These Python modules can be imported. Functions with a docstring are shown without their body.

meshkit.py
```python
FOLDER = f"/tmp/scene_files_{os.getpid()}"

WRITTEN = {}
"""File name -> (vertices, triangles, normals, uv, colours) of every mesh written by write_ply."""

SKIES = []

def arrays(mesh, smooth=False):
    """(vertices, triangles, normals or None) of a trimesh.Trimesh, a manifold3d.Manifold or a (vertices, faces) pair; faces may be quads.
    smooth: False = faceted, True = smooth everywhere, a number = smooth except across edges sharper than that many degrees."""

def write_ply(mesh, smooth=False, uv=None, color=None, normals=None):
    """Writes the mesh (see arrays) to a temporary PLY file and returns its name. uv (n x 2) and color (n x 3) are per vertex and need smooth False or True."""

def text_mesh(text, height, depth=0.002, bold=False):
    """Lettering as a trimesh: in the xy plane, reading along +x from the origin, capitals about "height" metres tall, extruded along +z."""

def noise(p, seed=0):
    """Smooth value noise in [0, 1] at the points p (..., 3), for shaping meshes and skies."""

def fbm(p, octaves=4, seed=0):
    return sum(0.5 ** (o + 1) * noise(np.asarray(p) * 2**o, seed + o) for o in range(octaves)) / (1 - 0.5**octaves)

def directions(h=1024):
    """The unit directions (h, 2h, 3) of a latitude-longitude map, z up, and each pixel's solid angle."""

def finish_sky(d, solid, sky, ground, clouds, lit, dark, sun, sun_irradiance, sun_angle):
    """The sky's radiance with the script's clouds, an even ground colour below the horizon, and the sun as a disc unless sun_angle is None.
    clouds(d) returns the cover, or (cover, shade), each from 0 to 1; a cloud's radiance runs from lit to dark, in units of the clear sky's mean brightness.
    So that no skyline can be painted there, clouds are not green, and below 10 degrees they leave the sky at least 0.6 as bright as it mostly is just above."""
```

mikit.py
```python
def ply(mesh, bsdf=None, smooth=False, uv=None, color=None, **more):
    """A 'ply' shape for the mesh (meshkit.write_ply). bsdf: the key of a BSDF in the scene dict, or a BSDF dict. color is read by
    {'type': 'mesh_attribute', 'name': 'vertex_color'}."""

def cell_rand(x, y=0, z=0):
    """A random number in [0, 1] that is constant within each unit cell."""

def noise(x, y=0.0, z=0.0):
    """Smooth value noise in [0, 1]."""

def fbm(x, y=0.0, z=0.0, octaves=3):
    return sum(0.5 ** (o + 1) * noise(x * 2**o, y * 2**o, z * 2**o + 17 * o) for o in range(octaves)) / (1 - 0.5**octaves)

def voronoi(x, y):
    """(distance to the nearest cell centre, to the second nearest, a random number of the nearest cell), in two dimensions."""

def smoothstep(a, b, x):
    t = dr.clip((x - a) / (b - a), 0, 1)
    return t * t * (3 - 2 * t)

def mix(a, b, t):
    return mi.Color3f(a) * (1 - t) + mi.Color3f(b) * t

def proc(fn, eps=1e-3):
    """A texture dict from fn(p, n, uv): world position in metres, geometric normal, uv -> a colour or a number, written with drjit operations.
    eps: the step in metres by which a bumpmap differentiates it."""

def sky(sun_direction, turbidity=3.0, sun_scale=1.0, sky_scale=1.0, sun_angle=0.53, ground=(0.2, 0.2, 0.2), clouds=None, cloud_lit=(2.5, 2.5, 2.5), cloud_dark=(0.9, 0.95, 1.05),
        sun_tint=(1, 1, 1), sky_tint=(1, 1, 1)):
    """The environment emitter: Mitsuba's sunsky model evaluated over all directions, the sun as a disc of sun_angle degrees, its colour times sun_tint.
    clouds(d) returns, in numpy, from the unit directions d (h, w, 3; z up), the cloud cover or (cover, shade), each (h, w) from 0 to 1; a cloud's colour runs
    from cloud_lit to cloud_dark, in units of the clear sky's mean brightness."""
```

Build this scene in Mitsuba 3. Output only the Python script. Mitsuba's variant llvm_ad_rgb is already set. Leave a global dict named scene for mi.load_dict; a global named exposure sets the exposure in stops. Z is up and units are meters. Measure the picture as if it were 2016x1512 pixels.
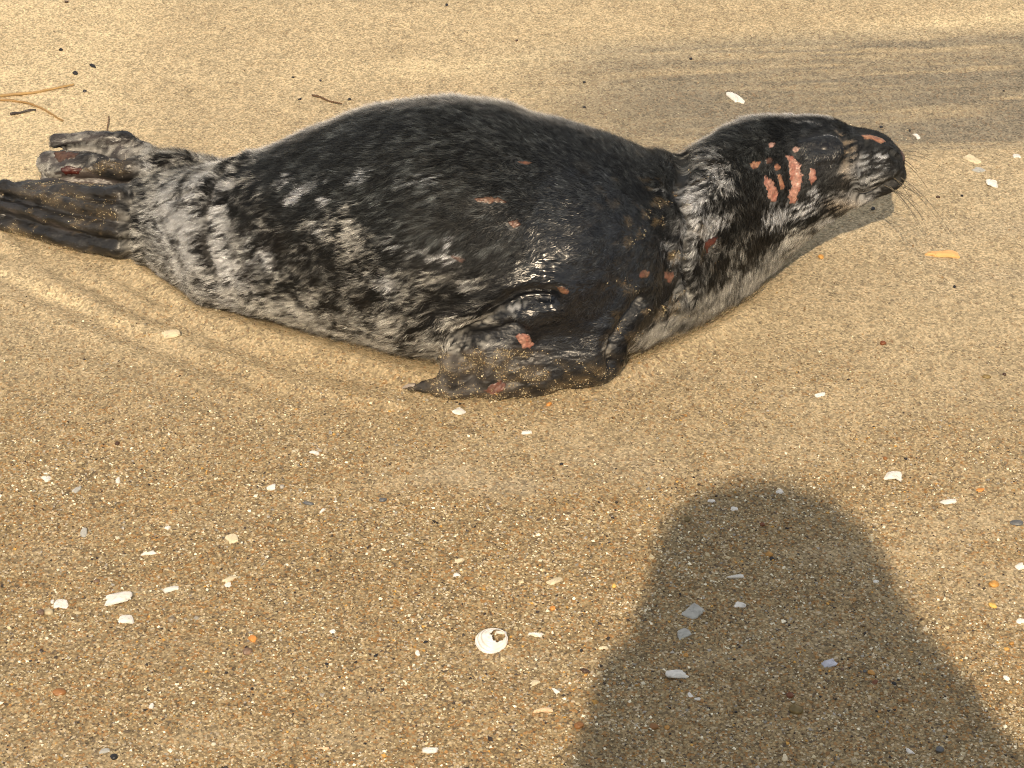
import math, random, numpy as np, trimesh, manifold3d, mitsuba as mi, drjit as dr
import mikit, meshkit
from scipy.interpolate import PchipInterpolator
from scipy.spatial import cKDTree
T = mi.ScalarTransform4f
scene, labels = {}, {}

# ------------------------------------------------------------------ camera, sun, exposure
EYE = np.array([0.0, 0.0, 1.40])
PITCH = math.radians(31.0)
scene['camera'] = {'type': 'perspective', 'fov': 24.00, 'fov_axis': 'x', 'near_clip': 0.05, 'far_clip': 2000.0,
                   'to_world': T().look_at(origin=EYE.tolist(), target=[0, math.cos(PITCH), 1.40 - math.sin(PITCH)], up=[0, 0, 1])}
SUN = np.array([-0.1008, -0.8099, 0.5779])
def fill_cloud(d):  # unseen cloud cover, added to lift and warm the shadows
    n = meshkit.fbm(d * [3, 3, 6], 4, 2)
    return .45 + .35 * n, .15 * n
scene['sky'] = mikit.sky(SUN.tolist(), turbidity=3.5, ground=(0.36, 0.29, 0.19), clouds=fill_cloud, cloud_lit=(2.7, 2.55, 2.3), cloud_dark=(1.2, 1.15, 1.1))
exposure = 1.75

# ------------------------------------------------------------------ helpers
def noise3(p, f, seed=0, oct=3):
    return meshkit.fbm(np.asarray(p) * np.asarray(f, float), oct, seed)

def obj(key, mesh, bsdf, smooth=False, color=None, normals=None, **lab):
    if normals is not None:
        path = meshkit.write_ply(mesh, False, None, color, normals)
        scene[key] = {'type': 'ply', 'filename': path, 'face_normals': False, 'bsdf': {'type': 'ref', 'id': bsdf}}
    else:
        scene[key] = mikit.ply(mesh, bsdf, smooth=smooth, color=color)
    if lab:
        labels[key] = lab
    return key

def numbered(base):
    if base not in scene and not any(k.startswith(base + '__') for k in scene) and base not in labels:
        return base
    i = 1
    while True:
        k = f'{base}_{i:03d}'
        if k not in scene and k not in labels and not any(q.startswith(k + '__') for q in scene):
            return k
        i += 1

def smoothstep(a, b, x):
    t = np.clip((x - a) / (b - a), 0, 1)
    return t * t * (3 - 2 * t)

def surface_nets(f, org, h):
    """Quads (as triangles) of the zero surface of the grid f, one vertex per cell that the surface crosses."""
    n = np.array(f.shape)
    tot = np.zeros((*(n - 1), 3), np.float32)
    cnt = np.zeros(tuple(n - 1), np.float32)
    cross = []
    for ax in range(3):
        sl0 = [slice(None)] * 3; sl1 = [slice(None)] * 3
        sl0[ax] = slice(0, -1); sl1[ax] = slice(1, None)
        f0, f1 = f[tuple(sl0)], f[tuple(sl1)]
        idx = np.argwhere((f0 < 0) != (f1 < 0))
        a, b = f0[tuple(idx.T)], f1[tuple(idx.T)]
        t = a / (a - b)
        pos = idx.astype(np.float32); pos[:, ax] += t
        o1, o2 = [k for k in range(3) if k != ax]
        ok = (idx[:, o1] > 0) & (idx[:, o2] > 0) & (idx[:, o1] < n[o1] - 1) & (idx[:, o2] < n[o2] - 1)
        idx, pos, a = idx[ok], pos[ok], a[ok]
        quad = []
        for d1, d2 in ((0, 0), (1, 0), (1, 1), (0, 1)):
            c = idx.copy(); c[:, o1] -= d1; c[:, o2] -= d2
            np.add.at(tot, tuple(c.T), pos); np.add.at(cnt, tuple(c.T), 1)
            quad.append(c)
        cross.append((quad, a < 0, ax))
    num = -np.ones(tuple(n - 1), np.int64)
    has = cnt > 0
    num[has] = np.arange(has.sum())
    v = tot[has] / cnt[has][:, None] * h + np.asarray(org)
    faces = []
    for quad, inside, ax in cross:
        q = np.stack([num[tuple(c.T)] for c in quad], 1)
        flip = ~inside if ax != 1 else inside
        q = np.where(flip[:, None], q[:, ::-1], q)
        faces.append(q)
    q = np.vstack(faces)
    return v, np.vstack([q[:, [0, 1, 2]], q[:, [0, 2, 3]]])

def smin(a, b, k):
    h = np.clip(0.5 + 0.5 * (b - a) / k, 0, 1)
    return b + (a - b) * h - k * h * (1 - h)

def capsule(p, a, b, ra, rb):
    a, b = np.asarray(a, np.float32), np.asarray(b, np.float32)
    ab = b - a
    t = np.clip(((p - a) @ ab) / (ab @ ab), 0, 1)
    return np.linalg.norm(p - a - t[..., None] * ab, axis=-1) - (ra + (rb - ra) * t)

def ellipsoid(p, c, r):
    q = (p - np.asarray(c, np.float32)) / np.asarray(r, np.float32)
    k = np.linalg.norm(q, axis=-1)
    return (k - 1) * min(r)

class Loft:
    """Superellipse sections standing across x: rows of (x, y centre, z centre, half width, half height)."""
    def __init__(self, rows, p=2.2):
        r = np.array(rows); self.x0, self.x1 = r[0, 0], r[-1, 0]; self.p = p
        self.g = PchipInterpolator(r[:, 0], r[:, 1:])
        self.xs = np.linspace(self.x0, self.x1, 2000); self.tab = self.g(self.xs)
    def at(self, x):
        x = np.clip(x, self.x0, self.x1)
        return [np.interp(x, self.xs, self.tab[:, k]) for k in range(4)]
    def sdf(self, p):
        x = p[..., 0]
        yc, zc, a, b = self.at(x)
        q = (np.abs((p[..., 1] - yc) / a) ** self.p + np.abs((p[..., 2] - zc) / b) ** self.p) ** (1 / self.p)
        d = (q - 1) * np.minimum(a, b)
        dx = np.maximum(np.maximum(x - self.x1, self.x0 - x), 0)
        return np.where(dx > 0, np.hypot(np.maximum(d, 0), dx) + np.minimum(d, 0) * (dx < 1e-9), d)

def grains(pos, nrm, size, color, seed):
    """Angular sand grains: uneven octahedra, half sunk."""
    r = np.random.default_rng(seed); n = len(pos)
    d = np.array([[1, 0, 0], [-1, 0, 0], [0, 1, 0], [0, -1, 0], [0, 0, 1], [0, 0, -1.0]])
    f = np.array([[0, 2, 4], [2, 1, 4], [1, 3, 4], [3, 0, 4], [2, 0, 5], [1, 2, 5], [3, 1, 5], [0, 3, 5]])
    q = r.normal(size=(n, 4)); q /= np.linalg.norm(q, axis=1, keepdims=True)
    w, x, y, z = q.T
    R = np.stack([np.stack([1 - 2 * (y * y + z * z), 2 * (x * y - z * w), 2 * (x * z + y * w)], 1), np.stack([2 * (x * y + z * w), 1 - 2 * (x * x + z * z), 2 * (y * z - x * w)], 1),
                  np.stack([2 * (x * z - y * w), 2 * (y * z + x * w), 1 - 2 * (x * x + y * y)], 1)], 1)
    v = d[None] * r.uniform(.55, 1.15, (n, 6, 1)) + r.normal(0, .12, (n, 6, 3))
    v = np.einsum('nij,nkj->nki', R, v) * size[:, None, None]
    v -= nrm[:, None] * ((v * nrm[:, None]).sum(-1, keepdims=True) * .4)
    v += pos[:, None]
    return v.reshape(-1, 3), (f[None] + 6 * np.arange(n)[:, None, None]).reshape(-1, 3), np.repeat(color, 6, 0)

PALETTE = np.array([(.49, .415, .265), (.35, .28, .17), (.19, .13, .068), (.30, .17, .065), (.045, .036, .03), (.35, .325, .28), (.82, .77, .60), (.52, .30, .08)])
def grain_colour(n, r, p=(.30, .24, .17, .09, .04, .08, .055, .03), where=None):
    k = r.choice(8, n, p=np.array(p) / sum(p))
    if where is not None:                               # rust and cream grains lie in drifts
        k = np.where((where > .56) & (r.random(n) < .20), 3, np.where((where < .40) & (k == 3), 0, k)); k = np.where((where < .45) & (r.random(n) < .10), 6, k)
    return PALETTE[k] * r.uniform(.70, 1.28, (n, 1))
scene['grain'] = {'type': 'twosided', 'b': {'type': 'principled', 'base_color': {'type': 'mesh_attribute', 'name': 'vertex_color'}, 'roughness': .55, 'specular': .4}}

def polyline_distance(p, line):
    d = np.full(len(p), 9.0)
    for a, b in zip(line[:-1], line[1:]):
        a, b = np.array(a), np.array(b); ab = b - a
        t = np.clip((p - a) @ ab / max(ab @ ab, 1e-12), 0, 1)
        d = np.minimum(d, np.linalg.norm(p - a - t[:, None] * ab, axis=1))
    return d


# ------------------------------------------------------------------ the seal's body
# sections (x, y centre, z centre, half width, half height) from the pelvis to the nose, and of the two hind flippers
BODY_ROWS = [(-0.4743, 2.673, 0.02634, 0.04793, 0.03834), (-0.4436, 2.65, 0.04121, 0.0649, 0.05321), (-0.4191, 2.624, 0.05017, 0.07314, 0.06217), (-0.3931, 2.597, 0.05809, 0.0815, 0.07009), (-0.3704, 2.568, 0.06559, 0.08919, 0.07759), (-0.3472, 2.558, 0.06955, 0.09267, 0.08155), (-0.3261, 2.55, 0.07327, 0.0969, 0.08527), (-0.3049, 2.54, 0.07974, 0.1043, 0.09174), (-0.2771, 2.53, 0.08696, 0.1125, 0.09896), (-0.2409, 2.517, 0.09791, 0.1249, 0.1099), (-0.2094, 2.504, 0.1068, 0.135, 0.1188), (-0.1765, 2.493, 0.1157, 0.1451, 0.1277), (-0.1432, 2.478, 0.1224, 0.1527, 0.1344), (-0.1039, 2.464, 0.1282, 0.1593, 0.1402), (-0.06819, 2.461, 0.1294, 0.1607, 0.1414), (-0.03609, 2.457, 0.1292, 0.1605, 0.1412), (-0.004655, 2.454, 0.1272, 0.1582, 0.1392), (0.02326, 2.45, 0.1225, 0.1528, 0.1345), (0.04886, 2.449, 0.1198, 0.1497, 0.1318), (0.07971, 2.447, 0.1157, 0.1451, 0.1277), (0.1168, 2.454, 0.1083, 0.1337, 0.1203), (0.1364, 2.461, 0.1033, 0.1253, 0.1153), (0.1563, 2.468, 0.09788, 0.1157, 0.1099), (0.1827, 2.485, 0.09136, 0.1034, 0.1034), (0.1995, 2.497, 0.089, 0.09806, 0.101), (0.2175, 2.511, 0.09218, 0.09646, 0.1042), (0.2494, 2.542, 0.09748, 0.09438, 0.1095), (0.2777, 2.572, 0.09697, 0.08932, 0.109), (0.3088, 2.587, 0.1081, 0.07753, 0.09613), (0.3298, 2.594, 0.1158, 0.0703, 0.08577), (0.343, 2.591, 0.1237, 0.06668, 0.07868), (0.3656, 2.592, 0.1318, 0.05873, 0.06577), (0.389, 2.589, 0.1388, 0.05275, 0.05381), (0.4074, 2.586, 0.1459, 0.04687, 0.04593), (0.4276, 2.586, 0.1509, 0.04095, 0.0389), (0.4447, 2.584, 0.1529, 0.03255, 0.02995), (0.454, 2.582, 0.1536, 0.02126, 0.01956), (0.4602, 2.575, 0.1546, 0.009362, 0.008613) ]
NEAR_FLIPPER_ROWS = [(-0.7524, 2.799, -0.002106, 0.01979, 0.009894), (-0.7113, 2.778, 0.005216, 0.0313, 0.01722), (-0.6535, 2.752, 0.01171, 0.03951, 0.02371), (-0.6229, 2.736, 0.01628, 0.0435, 0.02828), (-0.5631, 2.701, 0.02458, 0.05225, 0.03658), (-0.5061, 2.676, 0.02934, 0.05512, 0.04134), (-0.4651, 2.664, 0.03178, 0.05473, 0.04378) ]
FAR_FLIPPER_ROWS = [(-0.6041, 2.794, 0.03045, 0.01408, 0.008445), (-0.5861, 2.798, 0.04, 0.02999, 0.018), (-0.561, 2.801, 0.04129, 0.03548, 0.02129), (-0.5281, 2.8, 0.0421, 0.03684, 0.0221), (-0.4882, 2.796, 0.04318, 0.03739, 0.02318), (-0.4619, 2.793, 0.04159, 0.03629, 0.02359), (-0.4288, 2.788, 0.04062, 0.0366, 0.02562), (-0.3964, 2.786, 0.03502, 0.03336, 0.02502), (-0.3698, 2.779, 0.03007, 0.03259, 0.02607) ]

body_loft, near_loft, far_loft = Loft(BODY_ROWS), Loft(NEAR_FLIPPER_ROWS, 1.9), Loft(FAR_FLIPPER_ROWS, 2.0)
FORE = [((0.085, 2.365, 0.10), (0.075, 2.345, 0.045), .052, .046), ((0.075, 2.345, 0.045), (0.0, 2.328, 0.034), .046, .034),
        ((0.0, 2.328, 0.034), (-0.035, 2.322, 0.03), .034, .028), ((0.03, 2.312, 0.02), (-0.02, 2.303, 0.014), .02, .014)]
DIGITS = [((-0.02, 2.303, .014), (-0.085, 2.305, .011), .015, .009), ((-0.085, 2.305, .011), (-0.112, 2.309, .007), .009, .005),
          ((-0.022, 2.324, .042), (-0.050, 2.322, .060), .022, .017), ((-0.050, 2.322, .060), (-0.066, 2.318, .030), .017, .011),
          ((-0.066, 2.322, .030), (-0.074, 2.314, .008), .011, .006),
          ((-0.03, 2.318, .03), (-0.06, 2.314, .026), .018, .010), ((-0.06, 2.314, .026), (-0.083, 2.308, .012), .010, .006)]

def seal_sdf(p):
    d = smin(body_loft.sdf(p), near_loft.sdf(p), 0.012)
    far = far_loft.sdf(p)
    # the far hind flipper folds over itself: an upper web with a rolled edge above a lower one
    far = smin(far, capsule(p, (-0.585, 2.822, 0.066), (-0.50, 2.822, 0.069), .008, .011), 0.006)
    far = smin(far, capsule(p, (-0.50, 2.822, 0.069), (-0.47, 2.82, 0.06), .011, .006), 0.01)
    far = smin(far, capsule(p, (-0.59, 2.80, 0.046), (-0.52, 2.795, 0.046), .013, .014), 0.008)
    d = smin(d, far, 0.012)
    # toes show as long ridges on the near hind flipper
    for a, b, ra, rb in (((-0.49, 2.655, .066), (-0.70, 2.765, .030), .014, .008), ((-0.49, 2.64, .048), (-0.70, 2.748, .020), .015, .008), ((-0.49, 2.64, .024), (-0.70, 2.74, .008), .016, .008)):
        d = smin(d, capsule(p, a, b, ra, rb), 0.008)
    f = None
    for a, b, ra, rb in FORE:
        c = capsule(p, a, b, ra, rb); f = c if f is None else smin(f, c, 0.02)
    d = smin(d, f, 0.014)
    g = None                                             # the paw lies against the belly without growing into it
    for a, b, ra, rb in DIGITS:
        c = capsule(p, a, b, ra, rb); g = c if g is None else smin(g, c, 0.004)
    d = smin(d, g, 0.0025)
    # muzzle: whisker pads, nose, chin, brow
    for s in (-1, 1):
        d = smin(d, ellipsoid(p, (0.437, 2.584 + s * 0.022, 0.147), (.024, .018, .016)), 0.01)
        d = smin(d, ellipsoid(p, (0.365, 2.590 + s * 0.030, 0.182), (.026, .018, .013)), 0.012)
    d = smin(d, ellipsoid(p, (0.449, 2.578, 0.163), (.013, .016, .012)), 0.008)
    d = smin(d, ellipsoid(p, (0.445, 2.578, 0.150), (.011, .017, .012)), 0.008)
    d = smin(d, ellipsoid(p, (0.045, 2.352, 0.132), (.062, .052, .046)), 0.022)           # the shoulder blade
    d = smin(d, ellipsoid(p, (0.408, 2.586, 0.118), (.028, .025, .012)), 0.008)
    return d

def seal_mesh(h=0.0042):
    lo, hi = np.array([-0.79, 2.24, -0.02]), np.array([0.50, 2.92, 0.30])
    ax = [np.arange(lo[k], hi[k], h) for k in range(3)]
    out = np.empty([len(a) for a in ax], np.float32)
    gy, gz = np.meshgrid(ax[1], ax[2], indexing='ij')
    for i in range(0, len(ax[0]), 24):
        xs = ax[0][i:i + 24]
        p = np.empty((len(xs), *gy.shape, 3), np.float32)
        p[..., 0] = xs[:, None, None]; p[..., 1] = gy; p[..., 2] = gz
        out[i:i + 24] = seal_sdf(p)
    v, f = surface_nets(out, lo, h)
    for _ in range(3):                                  # draw the vertices onto the surface
        e = 0.001
        d = seal_sdf(v)
        g = np.stack([(seal_sdf(v + np.eye(3)[k] * e) - seal_sdf(v - np.eye(3)[k] * e)) / (2 * e) for k in range(3)], 1)
        v = v - g * (np.clip(d, -h, h) / np.maximum((g * g).sum(1), 0.2))[:, None]
    return v, f

# ------------------------------------------------------------------ the beach
def np_noise(x, y=0.0, z=0.0):
    """mikit.noise in numpy: the same numbers, so that meshes can follow what the sand's material does."""
    x, y, z = np.broadcast_arrays(np.asarray(x, float), y, z)
    p = [np.asarray(v, np.float32) for v in (x, y, z)]
    i = [np.floor(v) for v in p]; t = [(v - a) * (v - a) * (3 - 2 * (v - a)) for v, a in zip(p, i)]
    i = [(a.astype(np.int64) + 1000000) for a in i]
    def cr(a, b, c):
        h = ((i[0] + a) * 374761393 + (i[1] + b) * 668265263 + (i[2] + c) * 2147483647) & 0xFFFFFFFF
        h = ((h ^ (h >> 13)) * 1274126177) & 0xFFFFFFFF
        return ((h ^ (h >> 16)) & 0xFFFFFF) / 16777215.0
    lerp = lambda a, b, w: a + (b - a) * w
    e = lambda b, c: lerp(cr(0, b, c), cr(1, b, c), t[0])
    return lerp(lerp(e(0, 0), e(1, 0), t[1]), lerp(e(0, 1), e(1, 1), t[1]), t[2])

class NP:
    noise = staticmethod(np_noise); step = staticmethod(smoothstep); exp = staticmethod(np.exp); mx = staticmethod(np.maximum)
class DR:
    noise = staticmethod(mikit.noise); step = staticmethod(mikit.smoothstep); exp = staticmethod(dr.exp); mx = staticmethod(dr.maximum)

def layers(x, y, M):
    """(coarse, dark mineral, bright dry, grey silt) shares of the sand at a place."""
    n1 = M.noise(x * 2.3 + 40, y * 6.5 + 11, 3.5); n2 = M.noise(x * 6 + 9, y * 17 + 31, 7.5); n3 = M.noise(x * 14 + 70, y * 34 + 5, 1.5)
    w = .55 * n1 + .3 * n2 + .15 * n3
    near = M.step(2.62, 1.98, y + .18 * (n1 - .5) + .10 * x)
    coarse = near * M.step(.37, .59, w + .16 * near - .02)
    # wave-laid streaks of dark heavy minerals on the far right, running slightly uphill
    yy = y - .10 * x
    band = M.step(2.84, 2.92, yy) * M.step(3.34, 3.24, yy + .04 * (n1 - .5)) * M.step(-.05, .30, x + .5 * (n1 - .5))
    nb = .42 * M.noise(x * 1.6 + 3, yy * 14 + 7, 4.5) + .33 * M.noise(x * 5 + 13, yy * 40 + 3, 8.5) + .25 * M.noise(x * 13, yy * 110, 2.5)
    dark = band * M.step(.30, .60, nb + .10 * M.exp(-((yy - 3.02) / .12) * ((yy - 3.02) / .12)))
    ln1 = y - (3.235 + .21 * x + .02 * (n1 - .5)); ln2 = y - (3.115 + .16 * x + .02 * (n2 - .5))
    bright = .9 * M.exp(-(ln1 / .038) * (ln1 / .038)) * M.step(-.40, -.05, x) + .5 * M.exp(-(ln2 / .020) * (ln2 / .020)) * M.step(-.2, .1, x) * M.step(.45, .2, x)
    bright = bright + .8 * M.step(-.42, -.58, x + .25 * (n1 - .5)) * M.step(2.74, 2.86, y) + .35 * M.step(.48, .70, w) * M.step(2.6, 2.9, y)
    y0 = y - (2.405 - .62 * (x + .357) + .35 * (x + .357) * (x + .357)) + .02 * (n3 - .5)
    bright = bright + .75 * M.exp(-(y0 / .011) * (y0 / .011)) * M.step(-.70, -.60, x) * M.step(-.12, -.30, x) * M.step(.3, .6, n2) + .5 * M.exp(-((y0 + .055) / .008) * ((y0 + .055) / .008)) * M.step(-.66, -.5, x) * M.step(-.3, -.45, x)
    silt = (1 - coarse) * M.step(.44, .66, .6 * M.noise(x * 1.7 + 21, y * 8 + 2, 9.5) + .4 * n2) * M.step(3.0, 2.5, y)
    return coarse, dark, bright, silt

TRACKS = [[(-.66, 2.64), (-.546, 2.558), (-.455, 2.477), (-.357, 2.405), (-.257, 2.337), (-.13, 2.29)], [(-.66, 2.72), (-.60, 2.63), (-.55, 2.56), (-.50, 2.53)],
          [(-.70, 2.60), (-.60, 2.53), (-.50, 2.45), (-.40, 2.37), (-.30, 2.31)], [(-.52, 2.60), (-.46, 2.54), (-.42, 2.50)]]
def track_distance(x, y, k):
    p = np.stack([x, y, 0 * x], -1).reshape(-1, 3)
    return polyline_distance(p, [(a, b, 0) for a, b in TRACKS[k]]).reshape(x.shape)

def ground_height(x, y):
    x, y = np.asarray(x, float), np.asarray(y, float)
    near = np.exp(-(np.hypot(x, y - 2.5) / 3.0) ** 2)
    h = .010 * (np_noise(x * 2.1, y * 3.1, .5) - .5) + .004 * (np_noise(x * 7, y * 12, 1.5) - .5) + .0018 * (np_noise(x * 30, y * 55, 2.5) - .5) + .0012 * (np_noise(x * 90, y * 140, 3.5) - .5)
    far = (1 - near) * .25 * (np_noise(x * .15, y * .15, 5.5) - .5) * smoothstep(5, 12, np.hypot(x, y))
    # level where the seal lies
    body = np.exp(-((x + .05) / .62) ** 4 - ((y - 2.52) / .30) ** 4)
    h *= 1 - .8 * body
    # the berm that its weight pushes up, and the tracks of its tail
    yc, zc, a, b = body_loft.at(x)
    inside = smoothstep(-.50, -.46, x) * smoothstep(.33, .27, x)
    foot = a * .50
    d = np.abs(y - yc) - foot
    h += inside * (.0085 * np.exp(-((d - .040) / .020) ** 2) - .006 * smoothstep(.018, -.01, d))
    for k, (am, wd) in enumerate(((.0032, .012), (.0030, .010), (.0018, .012), (.0022, .008))):
        t = track_distance(x, y, k) + .010 * (np_noise(x * 60, y * 60, 7.5 + k) - .5); h += am * np.exp(-(t / wd) ** 2) - am * .7 * np.exp(-((t - 2.2 * wd) / wd) ** 2)
    # a wash line to the right of the head
    wy = 2.915 + .015 * (np_noise(x * 12, 3.0, 6.5) - .5) - .04 * smoothstep(.58, .46, x)
    h += smoothstep(.40, .50, x) * (.006 * smoothstep(wy + .008, wy - .006, y) * smoothstep(wy - .4, wy - .05, y))
    return h + far

def axis(lo, hi, st):
    a = np.arange(lo, hi + st / 2, st); g = st * np.cumsum(1.35 ** np.arange(1, 42)); g = g[g < 900]
    return np.concatenate([lo - g[::-1], a, hi + g])
gx, gy = axis(-.86, .86, .0042), axis(1.60, 3.56, .0042)
X, Y = np.meshgrid(gx, gy, indexing='ij')
Z = ground_height(X, Y)
nx, ny = X.shape
idx = np.arange(nx * ny).reshape(nx, ny)
quads = np.stack([idx[:-1, :-1], idx[1:, :-1], idx[1:, 1:], idx[:-1, 1:]], -1).reshape(-1, 4)

SANDS = dict(mid=(.432, .350, .224), bright=(.555, .457, .292), dark=(.150, .140, .118), silt=(.400, .340, .245), coarse=(.325, .242, .133))
def sand_colour(p, n, uv):
    x, y = p.x, p.y
    co, dk, br, si = layers(x, y, DR)
    C = lambda k: mi.Color3f(*SANDS[k])
    c = mikit.mix(C('mid'), C('silt'), si)
    c = mikit.mix(c, C('bright'), dr.clip(br, 0, 1))
    c = mikit.mix(c, C('dark'), dr.clip(dk, 0, 1) * .78)
    c = mikit.mix(c, C('coarse'), co)
    d1, d2, w = mikit.voronoi(x * 420, y * 420)
    w2 = mikit.cell_rand(dr.floor(w * 9173), 3)
    g = mikit.noise(x * 700, y * 500, 2.5)
    med = .6 * mikit.noise(x * 240, y * 150, 4.5) + .55 * mikit.noise(x * 120, y * 85, 14.5) - .075; pat = mikit.noise(x * 11, y * 22, 6.5) + .6 * mikit.noise(x * 38, y * 60, 8.5)
    c = c * (.86 + .17 * pat)
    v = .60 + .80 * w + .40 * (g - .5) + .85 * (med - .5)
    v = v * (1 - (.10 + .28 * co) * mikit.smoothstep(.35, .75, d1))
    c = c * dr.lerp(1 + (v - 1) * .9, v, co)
    rust = dr.select(w2 > .90, 1.0, 0.0) * (.25 + .55 * co); blk = dr.select((w2 < .05) & (w2 > .0), 1.0, 0.0) * (.3 + .5 * co); pale = dr.select((w2 > .80) & (w2 < .86), 1.0, 0.0) * (.15 + .5 * co)
    c = mikit.mix(c, mi.Color3f(.36, .19, .07), rust); c = mikit.mix(c, mi.Color3f(.09, .07, .055), blk); c = mikit.mix(c, mi.Color3f(.68, .58, .42), pale)
    return c
def sand_bump(p, n, uv):
    return mikit.noise(p.x * 380, p.y * 300, .5) + .6 * mikit.noise(p.x * 800, p.y * 700, 1.5)
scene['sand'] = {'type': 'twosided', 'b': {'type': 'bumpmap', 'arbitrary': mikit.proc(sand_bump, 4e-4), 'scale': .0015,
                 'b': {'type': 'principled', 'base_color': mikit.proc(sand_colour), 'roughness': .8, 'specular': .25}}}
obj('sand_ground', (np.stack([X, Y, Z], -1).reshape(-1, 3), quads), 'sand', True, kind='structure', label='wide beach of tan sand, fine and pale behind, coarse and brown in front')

r = np.random.default_rng(11)
n = 330000
px = r.uniform(-.80, .80, n); py = r.uniform(1.58, 3.5, n)
inside = np.abs(px) < .26 * py + .06
px, py = px[inside], py[inside]
co, dk, br, si = layers(px, py, NP)
keep = r.random(len(px)) < np.clip(.035 + 1.0 * co, 0, 1) * smoothstep(3.4, 2.7, py)
px, py, co = px[keep], py[keep], co[keep]
n = len(px); print('grains', n)
size = np.clip(np.exp(r.normal(math.log(.00098), .38, n)), .0005, .0034) * (.75 + .35 * co)
pos = np.stack([px, py, ground_height(px, py) + size * .25], 1)
gv, gf, gc = grains(pos, np.tile([0, 0, 1.0], (n, 1)), size, grain_colour(n, r, where=noise3(np.stack([px, py, 0 * px], 1), (26, 44, 1), 15, 2)), 5)
obj('sand_grains', (gv, gf), 'grain', False, color=gc, kind='stuff', label='coarse loose brown, rust and cream grains over the front of the beach')

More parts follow.
